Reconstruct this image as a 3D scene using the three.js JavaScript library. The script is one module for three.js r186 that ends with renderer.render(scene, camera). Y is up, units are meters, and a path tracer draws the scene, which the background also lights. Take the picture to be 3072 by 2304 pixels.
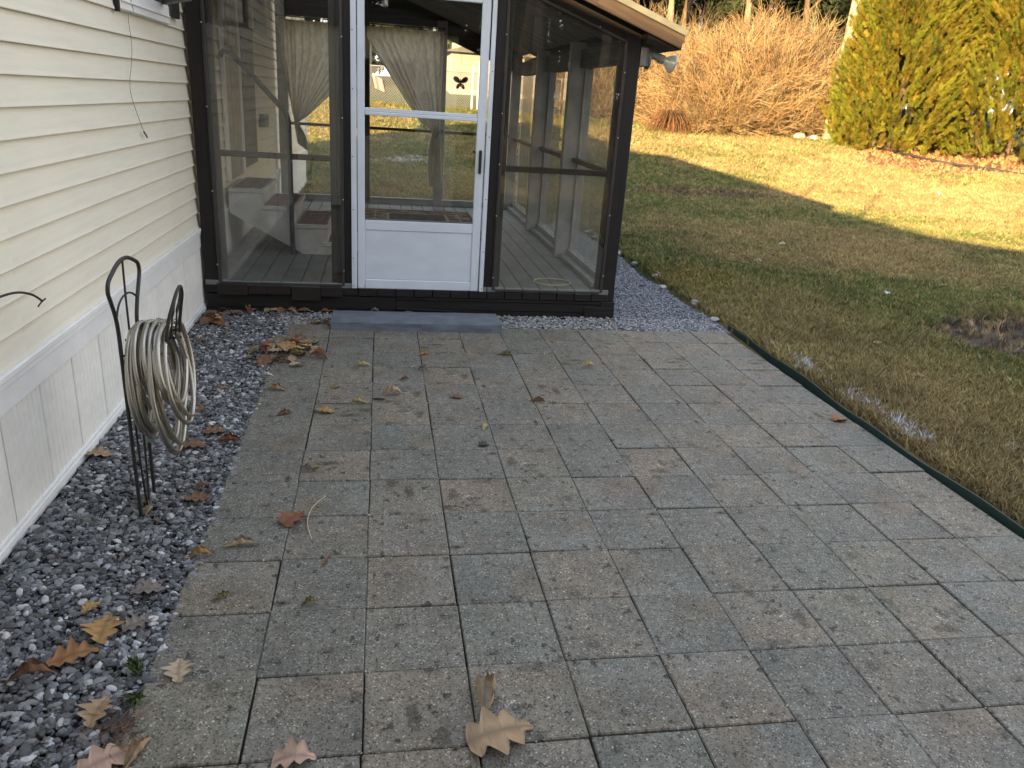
import * as THREE from 'three';
import { mergeGeometries } from 'three/addons/utils/BufferGeometryUtils.js';

// ---------------------------------------------------------------- camera, sky, sun, exposure
const scene = new THREE.Scene();
const camera = new THREE.PerspectiveCamera(52.96, 4 / 3, 0.05, 600);
{
  const yaw = 0.18156, pitch = 0.34992, roll = 0.06835;
  const fw = new THREE.Vector3(Math.sin(yaw) * Math.cos(pitch), -Math.sin(pitch), -Math.cos(yaw) * Math.cos(pitch));
  const r = new THREE.Vector3(Math.cos(yaw), 0, Math.sin(yaw));
  const u = new THREE.Vector3().crossVectors(r, fw);
  const u2 = u.clone().multiplyScalar(Math.cos(roll)).addScaledVector(r, -Math.sin(roll));
  camera.position.set(0.6497, 1.6036, 5.2304);
  camera.up.copy(u2);
  camera.lookAt(camera.position.clone().add(fw));
}
const renderer = new THREE.WebGLRenderer({ antialias: true });
renderer.toneMapping = THREE.LinearToneMapping;
renderer.toneMappingExposure = 9.9;
renderer.shadowMap.enabled = true;

const SUN = new THREE.Vector3(-0.608, 0.1905, 0.765).normalize();
const sunLight = new THREE.DirectionalLight(new THREE.Color().setRGB(1.0, 0.70, 0.33), 2.3);
sunLight.position.copy(SUN).multiplyScalar(60);
sunLight.target.position.set(0, 0, 0);
sunLight.castShadow = true;
sunLight.shadow.mapSize.set(4096, 4096);
Object.assign(sunLight.shadow.camera, { left: -45, right: 45, top: 30, bottom: -30, near: 1, far: 160 });
scene.add(sunLight, sunLight.target);

{ // clear winter sky with the sun low on the left behind the camera
  const W = 512, H = 256, d = new Float32Array(W * H * 4), K = 1 / 6;
  const mix = (a, b, t) => a + (b - a) * t;
  for (let j = 0; j < H; j++) for (let i = 0; i < W; i++) {
    const lat = ((j + 0.5) / H - 0.5) * Math.PI, lon = ((i + 0.5) / W - 0.5) * 2 * Math.PI;
    const y = Math.sin(lat), x = Math.cos(lon) * Math.cos(lat), z = Math.sin(lon) * Math.cos(lat);
    const t = Math.pow(Math.max(0, y), 0.5);
    let c = [mix(2.35, 0.46, t), mix(2.20, 0.60, t), mix(1.95, 0.86, t)];
    const ca = Math.max(0, x * SUN.x + y * SUN.y + z * SUN.z);
    const g1 = Math.pow(ca, 6) * 0.9, g2 = Math.pow(ca, 60) * 2.2;
    c = [c[0] + g1 * 1.0 + g2 * 1.0, c[1] + g1 * 0.8 + g2 * 0.75, c[2] + g1 * 0.5 + g2 * 0.4];
    if (y < 0) { const k = Math.min(1, -y * 8); c = [mix(c[0], 0.5, k), mix(c[1], 0.45, k), mix(c[2], 0.36, k)]; }
    const o = (j * W + i) * 4; d[o] = c[0] * K; d[o + 1] = c[1] * K; d[o + 2] = c[2] * K; d[o + 3] = 1;
  }
  const sky = new THREE.DataTexture(d, W, H, THREE.RGBAFormat, THREE.FloatType);
  sky.mapping = THREE.EquirectangularReflectionMapping; sky.magFilter = THREE.LinearFilter; sky.minFilter = THREE.LinearFilter;
  sky.wrapS = THREE.RepeatWrapping; sky.colorSpace = THREE.LinearSRGBColorSpace; sky.needsUpdate = true;
  scene.background = sky; scene.environment = sky;
}

// ---------------------------------------------------------------- helpers
function RNG(s) { let a = s >>> 0; return () => { a = (a + 0x6D2B79F5) | 0; let t = Math.imul(a ^ (a >>> 15), 1 | a); t = (t + Math.imul(t ^ (t >>> 7), 61 | t)) ^ t; return ((t ^ (t >>> 14)) >>> 0) / 4294967296; }; }
const R0 = RNG(7);
const rr = (a, b, r = R0) => a + (b - a) * r();
function hash2(x, y, s = 0) { let h = (Math.imul(x, 374761393) + Math.imul(y, 668265263) + Math.imul(s, 1274126177)) | 0; h = Math.imul(h ^ (h >>> 13), 1274126177); h ^= h >>> 16; return (h >>> 0) / 4294967296; }
function vnoise(x, y, s = 0, per = 0) {
  const xi = Math.floor(x), yi = Math.floor(y), fx = x - xi, fy = y - yi;
  const u = fx * fx * (3 - 2 * fx), v = fy * fy * (3 - 2 * fy);
  const m = per ? (a) => ((a % per) + per) % per : (a) => a;
  const a = hash2(m(xi), m(yi), s), b = hash2(m(xi + 1), m(yi), s), c = hash2(m(xi), m(yi + 1), s), e = hash2(m(xi + 1), m(yi + 1), s);
  return a + (b - a) * u + (c - a) * v + (a - b - c + e) * u * v;
}
function fbm(x, y, s = 0, oct = 4, per = 0) { let f = 0, a = 0.5, n = 0; for (let o = 0; o < oct; o++) { f += a * vnoise(x, y, s + o * 17, per); n += a; a *= 0.5; x *= 2; y *= 2; per *= 2; } return f / n; }
const sstep = (a, b, v) => { const t = Math.min(1, Math.max(0, (v - a) / (b - a))); return t * t * (3 - 2 * t); };

function dataTex(w, h, fn, srgb = true, rx = 1, ry = 1) {
  const d = new Uint8Array(w * h * 4);
  for (let j = 0; j < h; j++) for (let i = 0; i < w; i++) { const c = fn(i, j), o = (j * w + i) * 4; if (typeof c === 'number') { d[o] = d[o + 1] = d[o + 2] = Math.max(0, Math.min(255, c)); } else { for (let k = 0; k < 3; k++) d[o + k] = Math.max(0, Math.min(255, c[k])); } d[o + 3] = 255; }
  const t = new THREE.DataTexture(d, w, h, THREE.RGBAFormat); t.wrapS = t.wrapT = THREE.RepeatWrapping; t.magFilter = THREE.LinearFilter; t.minFilter = THREE.LinearMipmapLinearFilter; t.generateMipmaps = true;
  if (srgb) t.colorSpace = THREE.SRGBColorSpace; t.repeat.set(rx, ry); t.needsUpdate = true; return t;
}
const lin = (r, g, b) => new THREE.Color().setRGB(r, g, b);
const std = (color, roughness = 0.8, extra = {}) => new THREE.MeshStandardMaterial({ color, roughness, metalness: 0, ...extra });

// chamfered box, uv in metres with u along the longest side
function cbox(sx, sy, sz, b = 0.003) {
  const h = [sx / 2, sy / 2, sz / 2]; b = Math.min(b, 0.45 * Math.min(sx, sy, sz));
  const pos = [], nor = [], uv = [];
  const long = sx >= sy && sx >= sz ? 0 : (sy >= sz ? 1 : 2), ou = R0() * 7, ov = R0() * 7;
  const tri = (A, B, C, n) => {
    const ab = B.map((v, i) => v - A[i]), ac = C.map((v, i) => v - A[i]);
    const cr = [ab[1] * ac[2] - ab[2] * ac[1], ab[2] * ac[0] - ab[0] * ac[2], ab[0] * ac[1] - ab[1] * ac[0]];
    if (cr[0] * n[0] + cr[1] * n[1] + cr[2] * n[2] < 0) [B, C] = [C, B];
    const an = n.map(Math.abs), dom = an[0] >= an[1] && an[0] >= an[2] ? 0 : (an[1] >= an[2] ? 1 : 2);
    let ua = long !== dom ? long : (dom + 1) % 3, va = 3 - ua - dom;
    for (const p of [A, B, C]) { pos.push(...p); nor.push(...n); uv.push(p[ua] + ou, p[va] + ov); }
  };
  const V = (s, f) => [0, 1, 2].map((i) => s[i] * (i === f ? h[i] : h[i] - b));
  const S = [-1, 1];
  for (let f = 0; f < 3; f++) for (const s of S) {
    const o1 = (f + 1) % 3, o2 = (f + 2) % 3, n = [0, 0, 0]; n[f] = s;
    const c = [[-1, -1], [1, -1], [1, 1], [-1, 1]].map(([a, e]) => { const q = [0, 0, 0]; q[f] = s; q[o1] = a; q[o2] = e; return V(q, f); });
    tri(c[0], c[1], c[2], n); tri(c[0], c[2], c[3], n);
  }
  for (let e = 0; e < 3; e++) { const f1 = (e + 1) % 3, f2 = (e + 2) % 3; for (const s1 of S) for (const s2 of S) {
    const n = [0, 0, 0]; n[f1] = s1 * Math.SQRT1_2; n[f2] = s2 * Math.SQRT1_2;
    const q = (t) => { const a = [0, 0, 0]; a[e] = t; a[f1] = s1; a[f2] = s2; return a; };
    const a = V(q(-1), f1), c = V(q(1), f1), d = V(q(1), f2), g = V(q(-1), f2);
    tri(a, c, d, n); tri(a, d, g, n);
  } }
  const k = 1 / Math.sqrt(3);
  for (const a of S) for (const c of S) for (const d of S) { const q = [a, c, d]; tri(V(q, 0), V(q, 1), V(q, 2), [a * k, c * k, d * k]); }
  const g = new THREE.BufferGeometry();
  g.setAttribute('position', new THREE.Float32BufferAttribute(pos, 3)); g.setAttribute('normal', new THREE.Float32BufferAttribute(nor, 3)); g.setAttribute('uv', new THREE.Float32BufferAttribute(uv, 2));
  return g;
}
// box given by its extents
function ext(x0, x1, y0, y1, z0, z1, b = 0.003) { const g = cbox(Math.abs(x1 - x0), Math.abs(y1 - y0), Math.abs(z1 - z0), b); g.translate((x0 + x1) / 2, (y0 + y1) / 2, (z0 + z1) / 2); return g; }
const shade = (o) => { o.castShadow = true; o.receiveShadow = true; return o; };
function mesh(name, geo, mat, parent) { const m = shade(new THREE.Mesh(Array.isArray(geo) ? mergeGeometries(geo) : geo, mat)); m.name = name; (parent || scene).add(m); return m; }
const taken = {};
function numbered(n) { const k = (taken[n] = (taken[n] ?? -1) + 1); return k ? n + '_' + String(k).padStart(3, '0') : n; }
function thing(name, label, category, pos = [0, 0, 0], group) { const o = new THREE.Group(); o.name = numbered(name); o.position.set(...pos); o.userData = { label, category }; if (group) o.userData.group = group; scene.add(o); return o; }
function tag(m, label, category, group) { m.name = numbered(m.name); m.userData = { label, category }; if (group) m.userData.group = group; return m; }
function struct(m) { m.userData.kind = 'structure'; return m; }
const V3 = (x, y, z) => new THREE.Vector3(x, y, z);
function tube(pts, r, seg = 40, rad = 8, closed = false) { return new THREE.TubeGeometry(new THREE.CatmullRomCurve3(pts.map((p) => V3(...p)), closed, 'centripetal'), seg, r, rad, closed); }
// tapered tube along a polyline with rings of n sides
function taper(pts, rads, n = 5) {
  const pos = [], idx = [], uv = []; let up = V3(0, 1, 0), L = 0;
  for (let i = 0; i < pts.length; i++) {
    const t = V3().subVectors(pts[Math.min(i + 1, pts.length - 1)], pts[Math.max(i - 1, 0)]).normalize();
    if (Math.abs(t.dot(up)) > 0.95) up = V3(1, 0, 0.2).normalize();
    const a = V3().crossVectors(t, up).normalize(), b = V3().crossVectors(a, t).normalize();
    if (i) L += pts[i].distanceTo(pts[i - 1]);
    for (let k = 0; k < n; k++) { const an = k / n * 2 * Math.PI, c = Math.cos(an) * rads[i], s = Math.sin(an) * rads[i]; pos.push(pts[i].x + a.x * c + b.x * s, pts[i].y + a.y * c + b.y * s, pts[i].z + a.z * c + b.z * s); uv.push(k / n, L); }
    if (i) for (let k = 0; k < n; k++) { const q = (i - 1) * n + k, w = (i - 1) * n + (k + 1) % n; idx.push(q, w, q + n, w, w + n, q + n); }
  }
  return { pos, idx, uv };
}
function fromParts(parts) {
  const pos = [], idx = [], uv = []; let o = 0;
  for (const p of parts) { for (const v of p.pos) pos.push(v); for (const v of p.uv) uv.push(v); for (const v of p.idx) idx.push(v + o); o += p.pos.length / 3; }
  const g = new THREE.BufferGeometry(); g.setAttribute('position', new THREE.Float32BufferAttribute(pos, 3)); g.setAttribute('uv', new THREE.Float32BufferAttribute(uv, 2)); g.setIndex(idx); g.computeVertexNormals(); return g;
}
function gridGeo(nu, nv, f) { // f(u,v) -> [x,y,z]
  const pos = [], uv = [], idx = [];
  for (let j = 0; j <= nv; j++) for (let i = 0; i <= nu; i++) { pos.push(...f(i / nu, j / nv)); uv.push(i / nu, j / nv); }
  for (let j = 0; j < nv; j++) for (let i = 0; i < nu; i++) { const a = j * (nu + 1) + i; idx.push(a, a + 1, a + nu + 1, a + 1, a + nu + 2, a + nu + 1); }
  const g = new THREE.BufferGeometry(); g.setAttribute('position', new THREE.Float32BufferAttribute(pos, 3)); g.setAttribute('uv', new THREE.Float32BufferAttribute(uv, 2)); g.setIndex(idx); g.computeVertexNormals(); return g;
}
function instances(name, geo, mat, list, parent) { // list of {m: Matrix4, c: Color}
  const im = shade(new THREE.InstancedMesh(geo, mat, list.length)); im.name = name;
  list.forEach((e, i) => { im.setMatrixAt(i, e.m); if (e.c) im.setColorAt(i, e.c); });
  im.instanceMatrix.needsUpdate = true; if (im.instanceColor) im.instanceColor.needsUpdate = true;
  im.userData.kind = 'stuff'; (parent || scene).add(im); return im;
}
const M4 = (p, q, s) => new THREE.Matrix4().compose(p, q, s);
const EQ = (x, y, z) => new THREE.Quaternion().setFromEuler(new THREE.Euler(x, y, z));

// ---------------------------------------------------------------- terrain
const sp = (v) => (v > 30 ? v : Math.log1p(Math.exp(v)));
const groundY = (x, z) => 3 * Math.tanh((0.11 * sp(-z - 11.5) + 0.07 * sp(x - 9.5)) / 3);
const inBed = (x, z) => x > -0.7 && x < 3.415 && z > -5.9 && z < 5.5;

// ---------------------------------------------------------------- materials
const T = {};
{ // exposed aggregate concrete: 1.22 m square
  const N = 1024;
  const hgt = new Float32Array(N * N);
  const cells = (i, j, s, sd) => { // nearest grain of a jittered grid
    const g = N / s, cx = Math.floor(i / s), cy = Math.floor(j / s); let best = 9, id = 0;
    for (let a = -1; a <= 1; a++) for (let b = -1; b <= 1; b++) { const gx = ((cx + a) % g + g) % g, gy = ((cy + b) % g + g) % g; const px = (cx + a + hash2(gx, gy, sd)) * s, py = (cy + b + hash2(gx, gy, sd + 1)) * s; const d2 = ((i - px) ** 2 + (j - py) ** 2) / (s * s); if (d2 < best) { best = d2; id = hash2(gx, gy, sd + 2); } }
    return [best, id];
  };
  T.paver = dataTex(N, N, (i, j) => {
    const u = i / N, v = j / N;
    const [d1, id] = cells(i, j, 4, 3); const [d2, id2] = cells(i, j, 16, 31);
    let L = 118 + (fbm(u * 8, v * 8, 5, 4, 8) - 0.5) * 26 + (fbm(u * 64, v * 64, 9, 2, 64) - 0.5) * 30;
    L += (id - 0.5) * 44 * (d1 < 0.25 ? 1 : 0.35);
    if (id > 0.965) L += 46 * (d1 < 0.2 ? 1 : 0.2); if (id < 0.1) L -= 26;
    if (id2 > 0.93 && d2 < 0.035) L += 52;
    const stain = sstep(0.66, 0.8, fbm(u * 16, v * 16, 77, 5, 16)); L -= stain * 34;
    const bits = sstep(0.735, 0.78, fbm(u * 40, v * 40, 123, 4, 40)); L -= bits * 52;
    hgt[j * N + i] = 120 + (id - 0.5) * 110 * (d1 < 0.3 ? 1 : 0.2) - bits * 30;
    const w = (fbm(u * 6, v * 6, 41, 3, 6) - 0.5) * 16 + 2;
    return [L + w + 2, L, L - w * 0.8 - 9];
  });
  T.paverBump = dataTex(N, N, (i, j) => hgt[j * N + i], false);
}
T.wood = dataTex(512, 512, (i, j) => { const u = i / 512, v = j / 512; const g = fbm(u * 6, v * 96, 3, 4, 0) * 0.6 + fbm(u * 2, v * 24, 8, 3, 0) * 0.4; const w = 150 + (g - 0.5) * 150 + (hash2(i, j, 2) - 0.5) * 14; return [w, w * 0.985, w * 0.97]; });
T.woodBump = dataTex(512, 512, (i, j) => { const u = i / 512, v = j / 512; return 128 + (fbm(u * 6, v * 96, 3, 4) - 0.5) * 230; }, false);
T.fine = dataTex(512, 512, (i, j) => { const u = i / 512, v = j / 512; return 205 + (fbm(u * 8, v * 8, 1, 5, 8) - 0.5) * 60 + (hash2(i, j, 5) - 0.5) * 26; });
T.fineBump = dataTex(256, 256, (i, j) => 128 + (fbm(i / 8, j / 8, 6, 3, 32) - 0.5) * 160 + (hash2(i, j, 9) - 0.5) * 60, false);
T.vinyl = dataTex(1024, 256, (i, j) => { const u = i / 1024, v = j / 256; const w = 240 + (fbm(u * 12, v * 24, 4, 4, 0) - 0.5) * 14 + (fbm(u * 3, v * 3, 14, 3, 0) - 0.5) * 14; return [w, w * (0.995), w * 0.985]; });
T.vinylBump = dataTex(1024, 256, (i, j) => 128 + (fbm(i / 90, j / 3, 21, 3) - 0.5) * 200, false);
T.stripes = dataTex(32, 8, (i) => 128 + 120 * Math.sin(i / 32 * 2 * Math.PI), false, 1, 1);
T.bark = dataTex(256, 256, (i, j) => { const u = i / 256, v = j / 256; const g = fbm(u * 16, v * 5, 3, 4, 0); const w = 170 + (g - 0.5) * 190; return [w, w * 0.96, w * 0.9]; });
const rep = (t, x, y) => { const c = t.clone(); c.repeat.set(x, y); c.needsUpdate = true; return c; };

const MAT = {
  brown: std(lin(0.024, 0.017, 0.015), 0.62, { map: rep(T.wood, 0.8, 0.8), bumpMap: rep(T.woodBump, 0.8, 0.8), bumpScale: 0.0012 }),
  brownPaint: std(lin(0.032, 0.024, 0.021), 0.42, { map: rep(T.fine, 1.5, 1.5), bumpMap: rep(T.woodBump, 0.8, 0.8), bumpScale: 0.0005 }),
  brownRed: std(lin(0.042, 0.022, 0.019), 0.6, { map: rep(T.wood, 0.8, 0.8), bumpMap: rep(T.woodBump, 0.8, 0.8), bumpScale: 0.001 }),
  frameMetal: std(lin(0.06, 0.053, 0.048), 0.45, { map: rep(T.fine, 2, 2) }),
  weathered: std(lin(0.125, 0.082, 0.06), 0.85, { map: rep(T.wood, 0.9, 0.9), bumpMap: rep(T.woodBump, 0.9, 0.9), bumpScale: 0.0015 }),
  dripEdge: std(lin(0.20, 0.20, 0.165), 0.6, { map: rep(T.fine, 2, 2) }),
  shingle: std(lin(0.09, 0.085, 0.08), 0.95, { map: rep(T.fine, 3, 3), bumpMap: rep(T.fineBump, 8, 8), bumpScale: 0.003 }),
  siding: std(lin(0.84, 0.795, 0.665), 0.55, { map: rep(T.vinyl, 0.5, 1), bumpMap: rep(T.vinylBump, 1, 2), bumpScale: 0.0006 }),
  skirt: std(lin(0.88, 0.87, 0.82), 0.5, { map: rep(T.vinyl, 1, 1) }),
  trimWhite: std(lin(0.88, 0.88, 0.87), 0.45, { map: rep(T.vinyl, 1, 1) }),
  doorWhite: std(lin(0.74, 0.81, 0.92), 0.35, { map: rep(T.vinyl, 0.7, 0.7) }),
  white: std(lin(0.78, 0.77, 0.74), 0.55, { map: rep(T.fine, 1, 1) }),
  neigh: std(lin(0.27, 0.27, 0.26), 0.6),
  black: std(lin(0.018, 0.018, 0.020), 0.4),
  blackIron: std(lin(0.016, 0.015, 0.015), 0.5, { bumpMap: rep(T.fineBump, 20, 6), bumpScale: 0.0004 }),
  shutter: std(lin(0.035, 0.037, 0.042), 0.5, { map: rep(T.fine, 2, 2) }),
  floor: std(lin(0.26, 0.275, 0.27), 0.5, { map: rep(T.fine, 0.8, 0.8), bumpMap: rep(T.woodBump, 0.6, 0.6), bumpScale: 0.0006 }),
  inner: std(lin(0.52, 0.53, 0.53), 0.6, { map: rep(T.fine, 1, 1) }),
  innerDark: std(lin(0.24, 0.22, 0.18), 0.7, { map: rep(T.wood, 0.7, 0.7), bumpMap: rep(T.woodBump, 0.7, 0.7), bumpScale: 0.0008 }),
  ceiling: std(lin(0.58, 0.56, 0.50), 0.8, { map: rep(T.wood, 0.5, 0.5) }),
  glass: new THREE.MeshPhysicalMaterial({ color: lin(0.93, 0.94, 0.92), roughness: 0.0, metalness: 0, transmission: 1, thickness: 0, ior: 1.75 }),
  film: new THREE.MeshPhysicalMaterial({ color: lin(0.88, 0.88, 0.84), roughness: 0.0, metalness: 0, transmission: 0.985, thickness: 0, ior: 1.85 }),
  plastic: new THREE.MeshPhysicalMaterial({ color: lin(0.80, 0.80, 0.76), roughness: 0.02, metalness: 0, transmission: 0.68, thickness: 0, ior: 1.5 }),
  steel: std(lin(0.55, 0.55, 0.54), 0.35, { metalness: 1 }),
  screw: std(lin(0.6, 0.6, 0.58), 0.35, { metalness: 1 }),
  bluestone: std(lin(0.22, 0.25, 0.29), 0.75, { map: rep(T.fine, 1.6, 1.6), bumpMap: rep(T.fineBump, 5, 5), bumpScale: 0.008 }),
  soil: std(lin(0.055, 0.045, 0.036), 1, { map: rep(T.fine, 4, 4), bumpMap: rep(T.fineBump, 10, 10), bumpScale: 0.01 }),
  bark: std(lin(0.22, 0.16, 0.11), 0.95, { map: rep(T.bark, 1, 1) }),
  barkPale: std(lin(0.46, 0.40, 0.32), 0.9, { map: rep(T.bark, 1, 1) }),
};

// ================================================================ SETTING
const bell = (x, z, cx, cz, r1, r2) => Math.exp(-(((x - cx) / r1) ** 2 + ((z - cz) / r2) ** 2));
const soilAt = (x, z) => { const n = fbm(x * 1.3, z * 1.3, 61, 4) - 0.5;
  let s = bell(x, z, 6.25, -0.2, 1.15, 0.75) + n * 0.5; s = sstep(0.42, 0.6, s);
  const d = sstep(0.6, 0.78, bell(x, z, 7.3, -10.4, 2.6, 0.9) * 0.75 + fbm(x * 0.9, z * 0.9, 33, 4) * 0.45);
  const a = sstep(0.35, 0.6, bell(x, z, 16.2, -15.2, 2.9, 2.6) + n * 0.4);
  return [s, d, a]; };
// winter lawn: straw and green in drifts, bare earth, moss and frost in places; linear albedo
function groundColor(x, z, out) {
  const g1 = fbm(x * 0.55, z * 0.55, 11, 4), g2 = fbm(x * 2.6, z * 2.6, 12, 3), g3 = fbm(x * 0.16 + 3, z * 0.16, 13, 3);
  let green = sstep(0.38, 0.64, g1 * 0.55 + g2 * 0.2 + g3 * 0.32);
  green = Math.min(1, green + 0.4 * sstep(-8, -11, z) * sstep(6.5, 3, x)); green *= 1 - 0.75 * sstep(1.6, 0.2, Math.abs(x - 3.9)) * sstep(-3, 0, z);
  let c = [0.26 + (0.092 - 0.26) * green, 0.20 + (0.125 - 0.20) * green, 0.088 + (0.030 - 0.088) * green];
  const moss = sstep(0.45, 0.75, bell(x, z, 3.9, -2.2, 0.5, 0.7) + g2 * 0.4 - 0.1); c = [c[0] + (0.15 - c[0]) * moss, c[1] + (0.135 - c[1]) * moss, c[2] + (0.03 - c[2]) * moss];
  const [s, d, a] = soilAt(x, z);
  c = [c[0] + (0.095 - c[0]) * s, c[1] + (0.075 - c[1]) * s, c[2] + (0.058 - c[2]) * s];
  c = [c[0] + (0.11 - c[0]) * d, c[1] + (0.08 - c[1]) * d, c[2] + (0.045 - c[2]) * d];
  c = [c[0] + (0.30 - c[0]) * a, c[1] + (0.15 - c[1]) * a, c[2] + (0.07 - c[2]) * a];
  out.setRGB(c[0], c[1], c[2]); return out;
}
{ // lawn sheet reaching the horizon, sunk under the patio, gravel and porch
  const line = (near0, near1, step, far) => { const a = []; for (let v = near0; v <= near1 + 1e-6; v += step) a.push(v); let d = step, v = near0; while (v > -far) { d *= 1.13; v -= d; a.unshift(v); } d = step; v = near1; while (v < far) { d *= 1.13; v += d; a.push(v); } return a; };
  let xs = line(-2, 18, 0.16, 260).filter((v) => Math.abs(v - 3.42) > 0.07 && Math.abs(v + 0.72) > 0.06); xs.push(-0.74, -0.70, 3.405, 3.43); xs.sort((a, b) => a - b);
  let zs = line(-24, 8, 0.16, 260).filter((v) => Math.abs(v - 5.5) > 0.06 && Math.abs(v + 5.9) > 0.06); zs.push(-5.93, -5.89, 5.49, 5.53); zs.sort((a, b) => a - b);
  const pos = [], col = [], uv = [], idx = [], c = new THREE.Color();
  for (const z of zs) for (const x of xs) { let y = groundY(x, z) + (fbm(x * 1.7, z * 1.7, 3, 3) - 0.5) * 0.05 * sstep(3.4, 4.2, Math.max(Math.abs(x), Math.abs(z))) - 0.005; if (inBed(x, z)) y = -0.09; pos.push(x, y, z); groundColor(x, z, c); col.push(c.r, c.g, c.b); uv.push(x, z); }
  const n = xs.length; for (let j = 0; j < zs.length - 1; j++) for (let i = 0; i < n - 1; i++) { const a = j * n + i; idx.push(a, a + n, a + 1, a + 1, a + n, a + n + 1); }
  const g = new THREE.BufferGeometry(); g.setAttribute('position', new THREE.Float32BufferAttribute(pos, 3)); g.setAttribute('color', new THREE.Float32BufferAttribute(col, 3)); g.setAttribute('uv', new THREE.Float32BufferAttribute(uv, 2)); g.setIndex(idx); g.computeVertexNormals();
  struct(mesh('lawn', g, new THREE.MeshStandardMaterial({ color: 0xffffff, vertexColors: true, roughness: 1, map: rep(T.fine, 1.1, 1.1), bumpMap: rep(T.fineBump, 2.3, 2.3), bumpScale: 0.02 })));
}
{ // grass tufts over the lawn in view
  const blade = (n, seed) => { const r = RNG(seed), pos = [], nor = [];
    for (let k = 0; k < n; k++) { const a = r() * 6.283, d = r() * 0.022, h = 0.022 + r() * 0.026, w = 0.0022 + r() * 0.0018, la = r() * 6.283, l = 0.012 + r() * 0.03; const x = Math.cos(a) * d, z = Math.sin(a) * d, px = Math.cos(a + 1.57) * w, pz = Math.sin(a + 1.57) * w;
      const mx = x + Math.cos(la) * l * 0.4, mz = z + Math.sin(la) * l * 0.4, tx = x + Math.cos(la) * l, tz = z + Math.sin(la) * l;
      const A = [x - px, -0.01, z - pz], B = [x + px, -0.01, z + pz], C = [mx - px * .8, h * .6, mz - pz * .8], D = [mx + px * .8, h * .6, mz + pz * .8], E = [tx, h, tz];
      pos.push(...A, ...B, ...D, ...A, ...D, ...C, ...C, ...D, ...E); }
    const g = new THREE.BufferGeometry(); g.setAttribute('position', new THREE.Float32BufferAttribute(pos, 3)); g.computeVertexNormals(); return g; };
  const r = RNG(99), lists = [[], [], []], c = new THREE.Color(), cam = camera.position;
  let guard = 0, n = 0;
  while (n < 225000 && guard++ < 900000) {
    let d = 3.2 * Math.pow(29 / 3.2, r()), a = -0.26 + r() * 1.12; // heading from straight ahead towards the right
    let x = cam.x + Math.sin(a) * d, z = cam.z - Math.cos(a) * d;
    if (n < 9000) { x = 2.4 + r() * 7; z = 6.2 + r() * 5.4; d = 9; } // the strip mirrored in the porch glass
    else if (n < 30000) { x = 3.44 + r() * 4.2; z = 0.8 + r() * 5.2; d = 4.5; } // lawn beside the patio
    if (x > -4.95 && x < 3.425 && z > -5.75) continue; if (x < -0.6 && z > -9.7) continue; if (x < 3.45 && z > -5.85) continue;
    const [s, dd, ab] = soilAt(x, z); if (r() < s * 0.93 + dd * 0.45 + ab * 0.85) continue;
    groundColor(x, z, c); const k = (0.6 + r() * 0.8) * (0.75 + 0.5 * fbm(x * 1.9, z * 1.9, 91, 3)); const straw = r() < 0.42; if (straw) c.lerp(lin(0.40, 0.30, 0.135), 0.5);
    const fr = Math.exp(-(((x - 3.56) / 0.16) ** 2)) * sstep(-0.3, 0.2, z) * sstep(2.3, 1.7, z) * 0.75 + fbm(x * 5, z * 3.2, 71, 4) * 0.7; if (x < 4.1 && r() < sstep(0.9, 1.25, fr) * 0.5) c.setRGB(0.55, 0.57, 0.6); else c.multiplyScalar(k);
    const dc = Math.hypot(x - 1.45, z + 12.7); if (dc < 1.1 && r() < 0.8 * (1 - dc / 1.1) * sstep(0.45, 0.6, fbm(x * 2, z * 2, 5, 3))) c.setRGB(0.55, 0.57, 0.6);
    const sc = (0.75 + r() * 0.65) * (0.85 + d * 0.055);
    lists[n % 3].push({ m: M4(V3(x, groundY(x, z) - 0.004, z), EQ((r() - 0.5) * 0.4, r() * 6.283, (r() - 0.5) * 0.4), V3(sc, sc * (0.8 + r() * 0.5) * (d > 9 ? 0.8 : 1), sc)), c: c.clone() }); n++;
  }
  const gm = std(0xffffff, 0.9);
  lists.forEach((l, i) => { const im = instances(i ? 'lawn_grass_00' + i : 'lawn_grass', blade(9, 500 + i), gm, l); im.userData.label = ['short dry winter grass covering the lawn', 'fine mixed straw and green grass blades of the lawn', 'sparse patchy grass blades spread across the lawn'][i]; im.userData.category = 'grass'; });
}
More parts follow.
